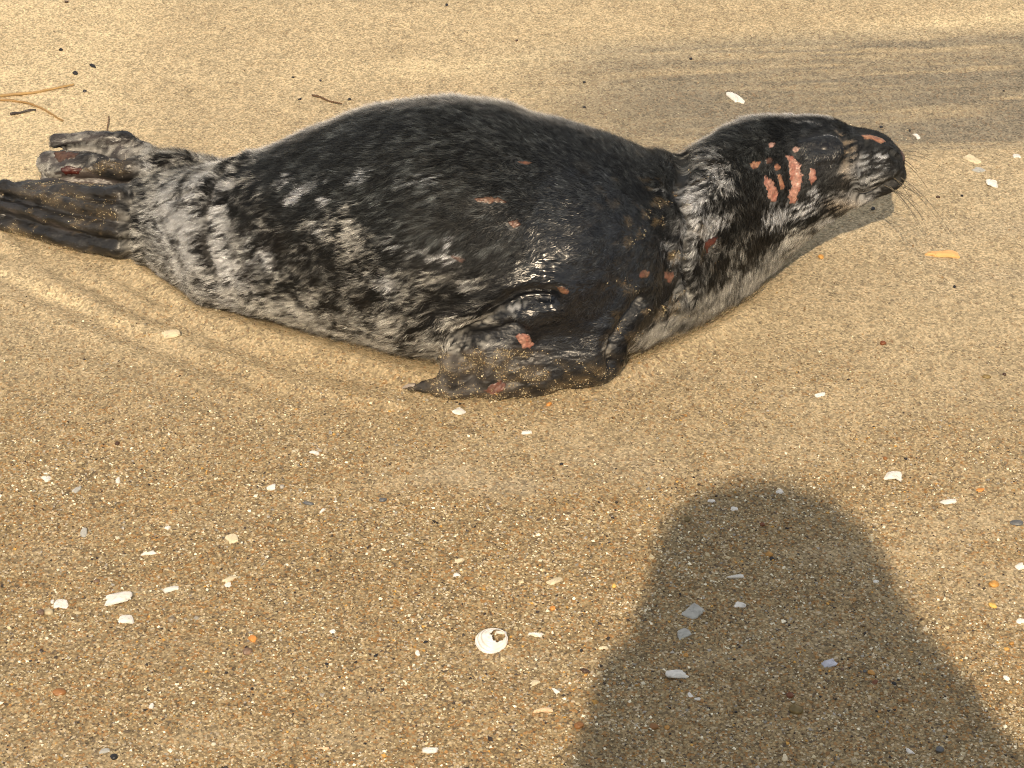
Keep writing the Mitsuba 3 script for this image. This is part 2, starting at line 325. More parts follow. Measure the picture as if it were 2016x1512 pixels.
# coat pattern, some light and shade painted in: (centre, radius along the body, radius across, strength, tint) of pale and of dark patches, then raw sores and skin folds
LIGHT = [([-0.252, 2.464, 0.1913], 0.0320, 0.0064, 0.62, 'w'), ([-0.2112, 2.4295, 0.2083], 0.0343, 0.0063, 0.66, 'g'), ([-0.1613, 2.396, 0.228], 0.0394, 0.0062, 0.7, 'g'), ([-0.0987, 2.362, 0.2425], 0.0333, 0.0061, 0.6, 'g'), ([-0.2352, 2.4349, 0.1906], 0.0230, 0.0058, 0.45, 'w'), ([-0.2437, 2.4315, 0.1799], 0.0092, 0.0052, 0.6, 'w'), ([-0.2058, 2.4039, 0.1957], 0.0068, 0.0057, 0.5, 'w'), ([-0.1781, 2.3672, 0.1841], 0.0253, 0.0191, 0.5, 'b'), ([-0.212, 2.3865, 0.1678], 0.0102, 0.0057, 0.4, 'w'), ([-0.2777, 2.421, 0.1143], 0.0174, 0.0105, 0.7, 'w'), ([-0.3087, 2.4387, 0.0752], 0.0165, 0.0165, 0.6, 'w'), ([-0.1319, 2.3184, 0.133], 0.0100, 0.0078, 0.8, 'w'), ([-0.1248, 2.324, 0.1815], 0.0111, 0.0072, 0.5, 'g'), ([-0.0643, 2.3128, 0.1923], 0.0050, 0.0044, 1.0, 'w'), ([-0.066, 2.3059, 0.1736], 0.0132, 0.0050, 0.7, 'w'), ([-0.0844, 2.3039, 0.1566], 0.0077, 0.0055, 0.5, 'b'), ([-0.1046, 2.3136, 0.1807], 0.0110, 0.0066, 0.35, 'g'), ([-0.1271, 2.3202, 0.0846], 0.0169, 0.0101, 0.9, 'b'), ([-0.0692, 2.3033, 0.0967], 0.0156, 0.0067, 0.9, 'b'), ([-0.0351, 2.2986, 0.1007], 0.0145, 0.0050, 0.9, 'b'), ([-0.0072, 2.2959, 0.1175], 0.0144, 0.0039, 0.8, 'w'), ([-0.1117, 2.3071, 0.1246], 0.0083, 0.0078, 0.45, 'b'), ([-0.2865, 2.4322, 0.042], 0.0354, 0.0118, 0.8, 'b'), ([-0.2371, 2.4013, 0.0459], 0.0350, 0.0117, 0.8, 'b'), ([-0.1948, 2.3755, 0.0473], 0.0347, 0.0116, 0.8, 'b'), ([-0.1531, 2.3496, 0.0508], 0.0286, 0.0103, 0.75, 'b'), ([-0.0892, 2.3183, 0.0604], 0.0395, 0.0102, 0.6, 'b'), ([-0.3313, 2.4644, 0.0343], 0.0239, 0.0096, 0.7, 'w'), ([-0.1802, 2.3511, 0.097], 0.0114, 0.0068, 0.35, 'b'), ([-0.2221, 2.3789, 0.0882], 0.0103, 0.0080, 0.4, 'b'), ([-0.043, 2.2979, 0.1454], 0.0077, 0.0055, 0.3, 'g'), ([0.2098, 2.442, 0.1727], 0.0139, 0.0254, 0.7, 'w'), ([0.1986, 2.4197, 0.1571], 0.0104, 0.0161, 0.45, 'w'), ([0.2319, 2.5021, 0.2004], 0.0147, 0.0094, 0.5, 'g'), ([0.2404, 2.4755, 0.1875], 0.0128, 0.0105, 0.6, 'w'), ([0.1973, 2.3983, 0.1095], 0.0104, 0.0299, 0.5, 'g'), ([0.2594, 2.4603, 0.0915], 0.0142, 0.0118, 0.65, 'b'), ([0.2508, 2.4555, 0.0526], 0.0154, 0.0095, 0.55, 'b'), ([0.2399, 2.4465, 0.1492], 0.0128, 0.0081, 0.7, 'w'), ([0.314, 2.5227, 0.0603], 0.0364, 0.0206, 0.8, 'b'), ([0.3501, 2.5365, 0.0836], 0.0304, 0.0121, 0.8, 'b'), ([0.3744, 2.5461, 0.0949], 0.0146, 0.0073, 0.7, 'w'), ([0.2891, 2.5032, 0.0436], 0.0241, 0.0181, 0.7, 'b'), ([0.162, 2.3668, 0.0489], 0.0265, 0.0196, 0.75, 'b'), ([0.139, 2.3579, 0.0342], 0.0207, 0.0127, 0.75, 'b'), ([0.1921, 2.3948, 0.0596], 0.0232, 0.0174, 0.6, 'b'), ([0.2298, 2.4327, 0.0518], 0.0235, 0.0153, 0.5, 'b'), ([0.1626, 2.4206, 0.1955], 0.0126, 0.0051, 0.5, 'g'), ([0.1753, 2.3835, 0.1432], 0.0114, 0.0114, 0.4, 'g'), ([0.3056, 2.5075, 0.1207], 0.0227, 0.0096, 0.85, 'w'), ([0.3418, 2.5241, 0.1182], 0.0156, 0.0078, 0.8, 'w'), ([0.3549, 2.5293, 0.1355], 0.0072, 0.0096, 0.5, 'w'), ([0.4055, 2.5412, 0.1626], 0.0157, 0.0157, 0.48, 'g'), ([0.424, 2.5422, 0.1476], 0.0133, 0.0085, 0.4, 'b'), ([0.4355, 2.5552, 0.1749], 0.0079, 0.0036, 0.8, 'w'), ([0.4139, 2.5496, 0.1757], 0.0145, 0.0096, 0.25, 'g'), ([0.3977, 2.552, 0.1824], 0.0060, 0.0120, 0.5, 't'), ([0.4404, 2.5481, 0.1612], 0.0097, 0.0073, 0.4, 'g'), ([0.4074, 2.5415, 0.1294], 0.0242, 0.0109, 0.5, 'g'), ([0.3928, 2.5394, 0.1211], 0.0182, 0.0085, 0.55, 't'), ([0.4268, 2.5511, 0.1273], 0.0122, 0.0049, 0.5, 'w'), ([0.3521, 2.5923, 0.2008], 0.0097, 0.0036, 0.4, 'g'), ([0.3869, 2.5826, 0.1928], 0.0049, 0.0049, 0.6, 't'), ([0.3882, 2.5566, 0.19], 0.0036, 0.0096, 0.5, 't'), ([0.3898, 2.5448, 0.1727], 0.0048, 0.0180, 0.45, 't'), ([0.2176, 2.4642, 0.1861], 0.0081, 0.0058, 0.6, 'w'), ([0.2229, 2.4255, 0.1347], 0.0104, 0.0081, 0.5, 'w'), ([0.2716, 2.4766, 0.1081], 0.0095, 0.0071, 0.4, 'b'), ([0.1267, 2.3313, 0.1399], 0.0112, 0.0067, 0.15, 'g'), ([-0.4017, 2.5486, 0.1044], 0.0158, 0.0365, 0.75, 'w'), ([-0.3744, 2.4913, 0.1004], 0.0167, 0.0418, 0.8, 'w'), ([-0.4168, 2.5488, 0.0636], 0.0147, 0.0221, 0.6, 'g'), ([-0.3341, 2.4984, 0.1431], 0.0119, 0.0273, 0.5, 'w'), ([-0.3298, 2.4586, 0.0977], 0.0089, 0.0272, 0.5, 'w'), ([-0.3628, 2.5471, 0.1452], 0.0181, 0.0145, 0.6, 'w'), ([-0.3898, 2.5117, 0.0424], 0.0158, 0.0122, 0.7, 'w'), ([-0.3369, 2.4644, 0.041], 0.0179, 0.0120, 0.7, 'w'), ([-0.2941, 2.4387, 0.1279], 0.0082, 0.0175, 0.3, 'g'), ([-0.4128, 2.5959, 0.1144], 0.0247, 0.0086, 0.5, 'g'), ([-0.4394, 2.587, 0.0712], 0.0099, 0.0248, 0.35, 'g'), ([-0.435, 2.5753, 0.0289], 0.0100, 0.0075, 0.5, 'w'), ([-0.3571, 2.6033, 0.1411], 0.0184, 0.0061, 0.6, 'w'), ([-0.4961, 2.7655, 0.0556], 0.0328, 0.0059, 0.5, 'w'), ([-0.5391, 2.7724, 0.0558], 0.0106, 0.0066, 0.5, 'b'), ([-0.5684, 2.7718, 0.0525], 0.0159, 0.0066, 0.4, 'b'), ([-0.4571, 2.764, 0.0563], 0.0157, 0.0079, 0.4, 'w'), ([-0.6219, 2.6915, 0.0247], 0.0260, 0.0091, 0.35, 'b'), ([-0.6288, 2.7002, 0.0345], 0.0196, 0.0065, 0.3, 'b'), ([-0.4345, 2.7964, 0.0657], 0.0264, 0.0053, 0.3, 'g'), ([-0.5407, 2.8126, 0.0688], 0.0333, 0.0033, 0.35, 'g'), ([0.0233, 2.2964, 0.1051], 0.0222, 0.0067, 0.25, 'g'), ([-0.0045, 2.3006, 0.0867], 0.0168, 0.0056, 0.2, 'g'), ([0.0849, 2.3027, 0.092], 0.0089, 0.0078, 0.2, 't'), ([0.1052, 2.3057, 0.0579], 0.0056, 0.0169, 0.4, 'b'), ([0.0915, 2.2996, 0.0288], 0.0136, 0.0045, 0.3, 't'), ]  # the pale pair above the armpit paints the lit fold ridge
DARK = [([-0.3008, 2.4591, 0.1466], 0.0164, 0.0211, 1.0), ([-0.2474, 2.4095, 0.1495], 0.0195, 0.0149, 0.9), ([-0.2569, 2.4304, 0.1645], 0.0231, 0.0092, 0.7), ([-0.1726, 2.3865, 0.2119], 0.0451, 0.0079, 0.7), ([-0.0703, 2.3284, 0.2163], 0.0331, 0.0165, 0.8), ([-0.2088, 2.369, 0.1195], 0.0228, 0.0125, 0.6), ([-0.0428, 2.3089, 0.1894], 0.0275, 0.0220, 0.7), ([-0.0016, 2.3114, 0.1943], 0.0165, 0.0330, 0.9), ([-0.0822, 2.302, 0.1179], 0.0167, 0.0078, 0.5), ([0.0508, 2.3453, 0.2201], 0.0498, 0.0609, 1.0), ([0.0951, 2.3287, 0.1853], 0.0388, 0.0610, 1.0), ([0.0401, 2.2997, 0.0937], 0.0335, 0.0112, 0.6), ([0.0517, 2.2954, 0.0444], 0.0506, 0.0225, 0.8), ([0.1242, 2.3762, 0.2046], 0.0337, 0.0449, 0.9), ([0.1124, 2.3178, 0.1345], 0.0223, 0.0334, 0.8), ([0.3634, 2.5486, 0.1925], 0.0264, 0.0204, 1.0), ([0.3504, 2.5385, 0.1757], 0.0144, 0.0180, 0.7), ([0.2774, 2.5269, 0.1944], 0.0356, 0.0237, 0.8), ([0.3296, 2.5823, 0.2008], 0.0484, 0.0060, 0.7), ([0.27, 2.4858, 0.1559], 0.0177, 0.0177, 0.5), ([0.1925, 2.4806, 0.1909], 0.0082, 0.0175, 0.9), ([0.407, 2.5753, 0.191], 0.0242, 0.0061, 0.8), ([0.4515, 2.5585, 0.1661], 0.0055, 0.0182, 0.8), ([0.3753, 2.5378, 0.1564], 0.0144, 0.0156, 0.6), ([0.2898, 2.4964, 0.1309], 0.0119, 0.0178, 0.4), ([0.1866, 2.4187, 0.1705], 0.0040, 0.0287, 0.8), ([0.354, 2.5306, 0.1068], 0.0085, 0.0048, 0.5), ([0.1595, 2.3563, 0.1136], 0.0057, 0.0136, 0.8), ([-0.3877, 2.5419, 0.1212], 0.0061, 0.0085, 0.7), ([-0.3613, 2.4768, 0.0947], 0.0060, 0.0095, 0.6), ([-0.3667, 2.4763, 0.0582], 0.0072, 0.0096, 0.7), ([-0.4102, 2.539, 0.0551], 0.0049, 0.0073, 0.8), ([-0.5359, 2.6437, 0.0491], 0.0700, 0.0191, 1.0), ([-0.5381, 2.6692, 0.0676], 0.0575, 0.0064, 1.0), ([-0.4894, 2.616, 0.0354], 0.0378, 0.0139, 1.0), ([-0.4783, 2.7833, 0.0649], 0.0158, 0.0066, 0.7), ([-0.557, 2.7873, 0.0615], 0.0106, 0.0040, 0.5), ([-0.4411, 2.7683, 0.0613], 0.0079, 0.0046, 0.9), ([-0.1176, 2.4448, 0.2647], 0.1479, 0.0228, 0.6), ([-0.1746, 2.4371, 0.2372], 0.1141, 0.0228, 0.5), ([-0.0322, 2.3889, 0.2602], 0.0670, 0.0335, 0.7), ([-0.021, 2.2959, 0.1213], 0.0111, 0.0111, 0.4), ([-0.3235, 2.5769, 0.1573], 0.0091, 0.0091, 1.25), ([-0.3306, 2.5636, 0.1563], 0.0091, 0.0091, 1.25), ([-0.3362, 2.5518, 0.1547], 0.0090, 0.0090, 1.25), ([-0.3419, 2.5418, 0.1522], 0.0090, 0.0090, 1.25), ([-0.3456, 2.5272, 0.1484], 0.0090, 0.0090, 1.25), ([-0.3497, 2.516, 0.143], 0.0090, 0.0090, 1.25), ([-0.3518, 2.5059, 0.1371], 0.0089, 0.0089, 1.25), ([-0.3543, 2.4976, 0.1303], 0.0089, 0.0089, 1.25), ([-0.3547, 2.4894, 0.1226], 0.0089, 0.0089, 1.25), ([-0.3553, 2.4828, 0.1141], 0.0089, 0.0089, 1.25), ([-0.3531, 2.4763, 0.1055], 0.0089, 0.0089, 1.25), ([-0.3512, 2.4714, 0.0961], 0.0089, 0.0089, 1.25), ([-0.348, 2.4676, 0.0889], 0.0089, 0.0089, 1.25), ([-0.3449, 2.4646, 0.0812], 0.0089, 0.0089, 1.25), ([-0.341, 2.4619, 0.0734], 0.0089, 0.0089, 1.25), ([-0.3372, 2.4599, 0.0652], 0.0089, 0.0089, 1.25), ([0.1901, 2.4256, 0.1722], 0.0063, 0.0063, 1.2), ([0.1932, 2.4219, 0.1656], 0.0063, 0.0063, 1.2), ([0.1965, 2.4189, 0.1587], 0.0063, 0.0063, 1.2), ([0.1997, 2.4164, 0.1515], 0.0063, 0.0063, 1.2), ([0.1972, 2.4102, 0.1451], 0.0063, 0.0063, 1.2), ([0.1947, 2.4043, 0.1386], 0.0063, 0.0063, 1.2), ([0.1943, 2.4003, 0.13], 0.0063, 0.0063, 1.2), ([0.194, 2.3972, 0.121], 0.0063, 0.0063, 1.2), ([0.1958, 2.3969, 0.1104], 0.0063, 0.0063, 1.2), ([0.1977, 2.3976, 0.0993], 0.0063, 0.0063, 1.2), ([0.1996, 2.3991, 0.0876], 0.0064, 0.0064, 1.2), ([0.1972, 2.5217, 0.1877], 0.0071, 0.0071, 1.1), ([0.1963, 2.4918, 0.1903], 0.0070, 0.0070, 1.1), ([0.1918, 2.4645, 0.1888], 0.0070, 0.0070, 1.1), ([0.1881, 2.4495, 0.1867], 0.0069, 0.0069, 1.1), ([0.4525, 2.5485, 0.1467], 0.0036, 0.0036, 1.2), ([0.4462, 2.5455, 0.1448], 0.0036, 0.0036, 1.2), ([0.4403, 2.5445, 0.142], 0.0036, 0.0036, 1.2), ([0.4355, 2.5453, 0.1384], 0.0036, 0.0036, 1.2), ([0.4309, 2.547, 0.1343], 0.0036, 0.0036, 1.2), ([0.4263, 2.5485, 0.1304], 0.0036, 0.0036, 1.2), ([0.4217, 2.5479, 0.1287], 0.0036, 0.0036, 1.2), ([0.4171, 2.5465, 0.1273], 0.0036, 0.0036, 1.2), ([0.4124, 2.545, 0.126], 0.0036, 0.0036, 1.2), ([0.4536, 2.5606, 0.1664], 0.0061, 0.0085, 1.1), ([0.4434, 2.5624, 0.1774], 0.0097, 0.0048, 0.9), ]  # runs along the tail, neck and nape creases paint the fold shade
WOUNDS = [
    ('long pink raw scar, the largest on the cheek', [[0.3192, 2.5425, 0.1836], [0.3264, 2.5453, 0.1829], [0.3364, 2.5378, 0.1737], [0.3378, 2.5294, 0.157], [0.3342, 2.5257, 0.1398], [0.3326, 2.5246, 0.1305], [0.3246, 2.5224, 0.1316], [0.3229, 2.5229, 0.1412], [0.3261, 2.5281, 0.1539], [0.323, 2.5349, 0.1713]]),
    ('broad pink raw scar on the cheek behind the longest one', [[0.2936, 2.514, 0.1693], [0.3027, 2.5168, 0.1632], [0.3088, 2.5151, 0.1489], [0.3078, 2.5118, 0.1389], [0.2996, 2.5062, 0.1407], [0.2956, 2.5078, 0.1545], [0.2909, 2.5086, 0.1635]]),
    ('short pink scar between the longest one and the snout', [[0.3475, 2.5357, 0.17], [0.3533, 2.5368, 0.1685], [0.3552, 2.5331, 0.157], [0.3492, 2.5294, 0.1517], [0.346, 2.5315, 0.1616]]),
    ('thin orange scar between the two broad pink cheek scars', [[0.3081, 2.5228, 0.1678], [0.3117, 2.5249, 0.1671], [0.317, 2.5229, 0.1545], [0.3166, 2.5207, 0.149], [0.312, 2.5181, 0.1512]]),
    ('round orange sore on the cheek', [[0.3121, 2.5296, 0.1742], [0.3109, 2.5274, 0.1721], [0.3081, 2.5253, 0.1718], [0.3053, 2.5246, 0.1735], [0.3042, 2.5258, 0.1761], [0.3054, 2.5282, 0.1781], [0.3082, 2.5302, 0.1784], [0.3109, 2.5308, 0.1769]]),
    ('rearmost orange sore on the cheek', [[0.275, 2.5137, 0.1862], [0.2814, 2.52, 0.1869], [0.2876, 2.5218, 0.1842], [0.2847, 2.516, 0.1805], [0.2784, 2.5107, 0.1803]]),
    ('faint brownish sore above the round one', [[0.2949, 2.5278, 0.1851], [0.2994, 2.5314, 0.1857], [0.3033, 2.5318, 0.1837], [0.301, 2.528, 0.1812], [0.2956, 2.525, 0.1817]]),
    ('small pinkish sore above the longest scar', [[0.328, 2.5502, 0.1875], [0.3326, 2.5526, 0.1901], [0.3358, 2.5495, 0.1891], [0.3332, 2.5469, 0.1853], [0.329, 2.5468, 0.184]]),
    ('tiny pale sore high on the cheek', [[0.2988, 2.5456, 0.1962], [0.303, 2.5493, 0.1967], [0.3064, 2.5491, 0.1955], [0.3026, 2.5431, 0.1933], [0.299, 2.5413, 0.1936]]),
    ('orange raw patch on top of the snout', [[0.4111, 2.5767, 0.191], [0.4207, 2.5818, 0.1909], [0.4366, 2.5822, 0.1869], [0.4401, 2.5761, 0.1847], [0.4324, 2.569, 0.1857], [0.4194, 2.5704, 0.189], [0.4125, 2.5707, 0.1896]]),
    ('pink square scar on the upper fore flipper', [[0.0033, 2.3025, 0.0797], [0.0169, 2.3017, 0.0829], [0.0242, 2.3028, 0.0665], [0.014, 2.3008, 0.0634]]),
    ('orange sore on the wet shoulder', [[0.0483, 2.2954, 0.1456], [0.0544, 2.2961, 0.1465], [0.0622, 2.296, 0.1416], [0.0602, 2.2951, 0.1377], [0.0528, 2.2946, 0.1392]]),
    ('pink raw patch on the fore flipper', [[-0.0299, 2.2886, 0.0175], [-0.024, 2.2881, 0.0256], [-0.0123, 2.2875, 0.0299], [-0.0072, 2.2864, 0.0257], [-0.0106, 2.2863, 0.0169], [-0.0224, 2.2872, 0.0119]]),
    ('thin orange scratch on the upper flank', [[-0.0402, 2.3372, 0.2295], [-0.0282, 2.3382, 0.2308], [-0.0102, 2.3375, 0.2285], [-0.0062, 2.3358, 0.2265], [-0.0241, 2.3337, 0.2264], [-0.0381, 2.335, 0.2275]]),
    ('small tan sore behind the shoulder', [[-0.0032, 2.3209, 0.2094], [0.0058, 2.3233, 0.2104], [0.0088, 2.3214, 0.2069], [0.0018, 2.3179, 0.2042]]),
    ('pinkish scratch in the middle of the flank', [[-0.0682, 2.3075, 0.1781], [-0.0582, 2.3059, 0.1767], [-0.0502, 2.3036, 0.1723], [-0.0542, 2.3035, 0.1701], [-0.0642, 2.3056, 0.1735]]),
    ('crusty orange scab on the chest', [[0.1381, 2.3407, 0.1354], [0.1439, 2.3463, 0.1376], [0.1508, 2.3511, 0.1319], [0.1479, 2.3475, 0.1275], [0.1411, 2.3419, 0.1295]]),
    ('crusty pink scab at the base of the neck', [[0.1698, 2.3695, 0.122], [0.18, 2.3806, 0.116], [0.1812, 2.3809, 0.1084], [0.1763, 2.3749, 0.1052], [0.1709, 2.3696, 0.1145]]),
    ('dark red scab in the fold of the neck', [[0.2178, 2.4207, 0.1332], [0.228, 2.4297, 0.1335], [0.2346, 2.4355, 0.1317], [0.2306, 2.4306, 0.1274], [0.2237, 2.4236, 0.125], [0.2218, 2.4208, 0.1192], [0.2192, 2.4199, 0.1262]]),
    ('thin orange scratch on the upper back', [[0.0055, 2.3822, 0.2521], [0.0138, 2.3864, 0.2507], [0.0215, 2.3877, 0.2486], [0.0174, 2.383, 0.2483], [0.0092, 2.3808, 0.2503]]),
    ('red-brown sore on the tip of the folded hind flipper', [[-0.584, 2.7978, 0.0607], [-0.5713, 2.7985, 0.0624], [-0.5537, 2.79, 0.0625], [-0.5565, 2.7828, 0.0599], [-0.5747, 2.7827, 0.058], [-0.5828, 2.7889, 0.059]]),
    ('dark red sore under the fold of the hind flipper', [[-0.5756, 2.7748, 0.0538], [-0.563, 2.776, 0.0562], [-0.5481, 2.7723, 0.055], [-0.5515, 2.7673, 0.0495], [-0.5679, 2.7681, 0.0481]]),]
GROOVES = [
    (5, 5, [[-0.3235, 2.5769, 0.1573], [-0.3306, 2.5636, 0.1563], [-0.3419, 2.5418, 0.1522], [-0.3497, 2.516, 0.143], [-0.3543, 2.4976, 0.1303], [-0.3553, 2.4828, 0.1141], [-0.3512, 2.4714, 0.0961], [-0.3449, 2.4646, 0.0812], [-0.339, 2.4609, 0.0646]]),  # tail crease
    (2.5, 4, [[-0.402, 2.5652, 0.1147], [-0.3882, 2.5539, 0.1259], [-0.3648, 2.5333, 0.1417]]),  # tail crease 2
    (4, 5, [[0.1901, 2.4256, 0.1722], [0.1997, 2.4164, 0.1515], [0.1947, 2.4043, 0.1386], [0.194, 2.3972, 0.121], [0.1977, 2.3976, 0.0993], [0.2017, 2.4014, 0.0755]]),  # neck crease
    (3.5, 5, [[0.1859, 2.388, 0.1195], [0.1864, 2.386, 0.1034], [0.185, 2.384, 0.0872]]),  # neck crease 2
    (5, 9, [[0.1979, 2.5318, 0.185], [0.1963, 2.4918, 0.1903], [0.1918, 2.4645, 0.1888], [0.1866, 2.4379, 0.183]]),  # nape crease
    (6, 7, [[-0.064, 2.3085, 0.0767], [-0.0454, 2.3026, 0.0877], [-0.0254, 2.2978, 0.1019], [-0.0088, 2.2962, 0.1142], [0.0077, 2.2945, 0.1265], [0.0241, 2.2936, 0.1317], [0.0422, 2.2933, 0.1299]]),  # armpit
    (6, 7, [[-0.0609, 2.3074, 0.058], [-0.0457, 2.3072, 0.0697], [-0.0255, 2.3033, 0.0797], [-0.0055, 2.3, 0.0892], [0.0044, 2.2989, 0.0937]]),  # armpit low
    (5, 7, [[0.1123, 2.3114, 0.0362], [0.1102, 2.3089, 0.0533], [0.1151, 2.3158, 0.0686], [0.1285, 2.3279, 0.0887], [0.1421, 2.34, 0.1031]]),  # elbow
    (3.5, 4.5, [[0.3862, 2.597, 0.1928], [0.3912, 2.5728, 0.1918], [0.3918, 2.5523, 0.1855], [0.391, 2.5447, 0.1722]]),  # muzzle back
    (3, 3.5, [[0.4154, 2.5646, 0.1872], [0.4076, 2.5535, 0.1812], [0.4056, 2.5446, 0.1704], [0.4105, 2.5406, 0.1553]]),  # pad edge
    (3.5, 2.5, [[0.4433, 2.5628, 0.1777], [0.4477, 2.5609, 0.1729], [0.4525, 2.5628, 0.1701]]),  # nostril
    (2.5, 3.5, [[0.4073, 2.585, 0.1918], [0.4214, 2.5869, 0.1909], [0.4388, 2.5852, 0.186], [0.4447, 2.5754, 0.1821]]),  # bridge
    (4, 4.2, [[0.4524, 2.5485, 0.1476], [0.4402, 2.5442, 0.1431], [0.426, 2.5475, 0.1319], [0.4123, 2.5448, 0.1265], [0.4034, 2.5391, 0.1332], [0.4004, 2.5378, 0.1491]]),  # mouth
    (2.5, 4, [[0.3407, 2.5604, 0.1967], [0.3533, 2.5673, 0.1982], [0.3716, 2.5761, 0.196], [0.3845, 2.568, 0.1932], [0.3903, 2.5567, 0.1891]]),  # brow
    (5, 6, [[-0.5819, 2.8168, 0.0586], [-0.5569, 2.8108, 0.0629], [-0.5307, 2.8058, 0.0639], [-0.5106, 2.7929, 0.065], [-0.4951, 2.7849, 0.0649], [-0.4819, 2.7946, 0.0662]]),  # flipper fold
    (4, 7, [[-0.6015, 2.7798, 0.0374], [-0.5772, 2.7666, 0.0419], [-0.5518, 2.7649, 0.0417], [-0.5264, 2.7631, 0.0416], [-0.499, 2.7601, 0.0411], [-0.4791, 2.7583, 0.04]]),  # flipper fold 2
    (4, 6, [[-0.4791, 2.7583, 0.04], [-0.4656, 2.6382, 0.0724], [-0.4658, 2.6178, 0.0576], [-0.4641, 2.6078, 0.0396], [-0.4691, 2.6184, 0.0068]]),  # flipper base
    (3, 6, [[-0.4493, 2.6806, 0.086], [-0.4442, 2.7614, 0.0564], [-0.4176, 2.7664, 0.0599], [-0.3979, 2.7824, 0.0601]]),  # flipper top
    (4, 5, [[-0.4553, 2.6294, 0.0787], [-0.4887, 2.6445, 0.075], [-0.5265, 2.6629, 0.0696], [-0.5767, 2.6997, 0.063], [-0.6272, 2.7299, 0.052]]),  # hind 1
    (4, 5, [[-0.4618, 2.6134, 0.0561], [-0.5058, 2.631, 0.0548], [-0.5537, 2.659, 0.0522], [-0.6041, 2.6951, 0.0457], [-0.6431, 2.7221, 0.04]]),  # hind 2
    (4, 5, [[-0.4627, 2.6066, 0.0344], [-0.5063, 2.6212, 0.0327], [-0.5533, 2.6439, 0.0306], [-0.6033, 2.6789, 0.0263], [-0.6415, 2.7044, 0.0252]]),  # hind 3
    (4, 5, [[-0.061, 2.3066, 0.0468], [-0.0492, 2.3041, 0.0463], [-0.0391, 2.2972, 0.0426], [-0.0459, 2.2962, 0.0296], [-0.0645, 2.2965, 0.0196]]),  # hand
]


TINT = {'w': (.49, .51, .55), 'g': (.30, .32, .345), 'b': (.45, .44, .41), 't': (.30, .22, .13)}

def blob(p, c, ru, rv):
    d = p - np.array(c)
    return np.exp(-(d[:, 0] / ru) ** 2 - (d[:, 1] ** 2 + d[:, 2] ** 2) / rv ** 2)

def wetness(p):
    w = blob(p, (0.085, 2.33, 0.12), .10, .16) + blob(p, (0.02, 2.31, 0.07), .06, .05) + blob(p, (0.362, 2.55, 0.19), .032, .03) + 1.0 * smoothstep(-.47, -.50, p[:, 0]) * (p[:, 1] < 2.765)
    w = w + .8 * blob(p, (0.0, 2.315, .03), .10, .04)
    return np.clip(w * (0.75 + 0.5 * noise3(p, 22, 7)), 0, 1)

def spread(n, k=2.3):
    return np.clip((n - .5) * k + .5, 0, 1)

def hand_part(p):
    """The naked outer part of the fore flipper."""
    x, y, z = p.T
    return smoothstep(.05, .02, x) * smoothstep(-.14, -.13, x) * smoothstep(2.352, 2.34, y) * smoothstep(.095, .08, z) * smoothstep(.006, .012, body_loft.sdf(p))

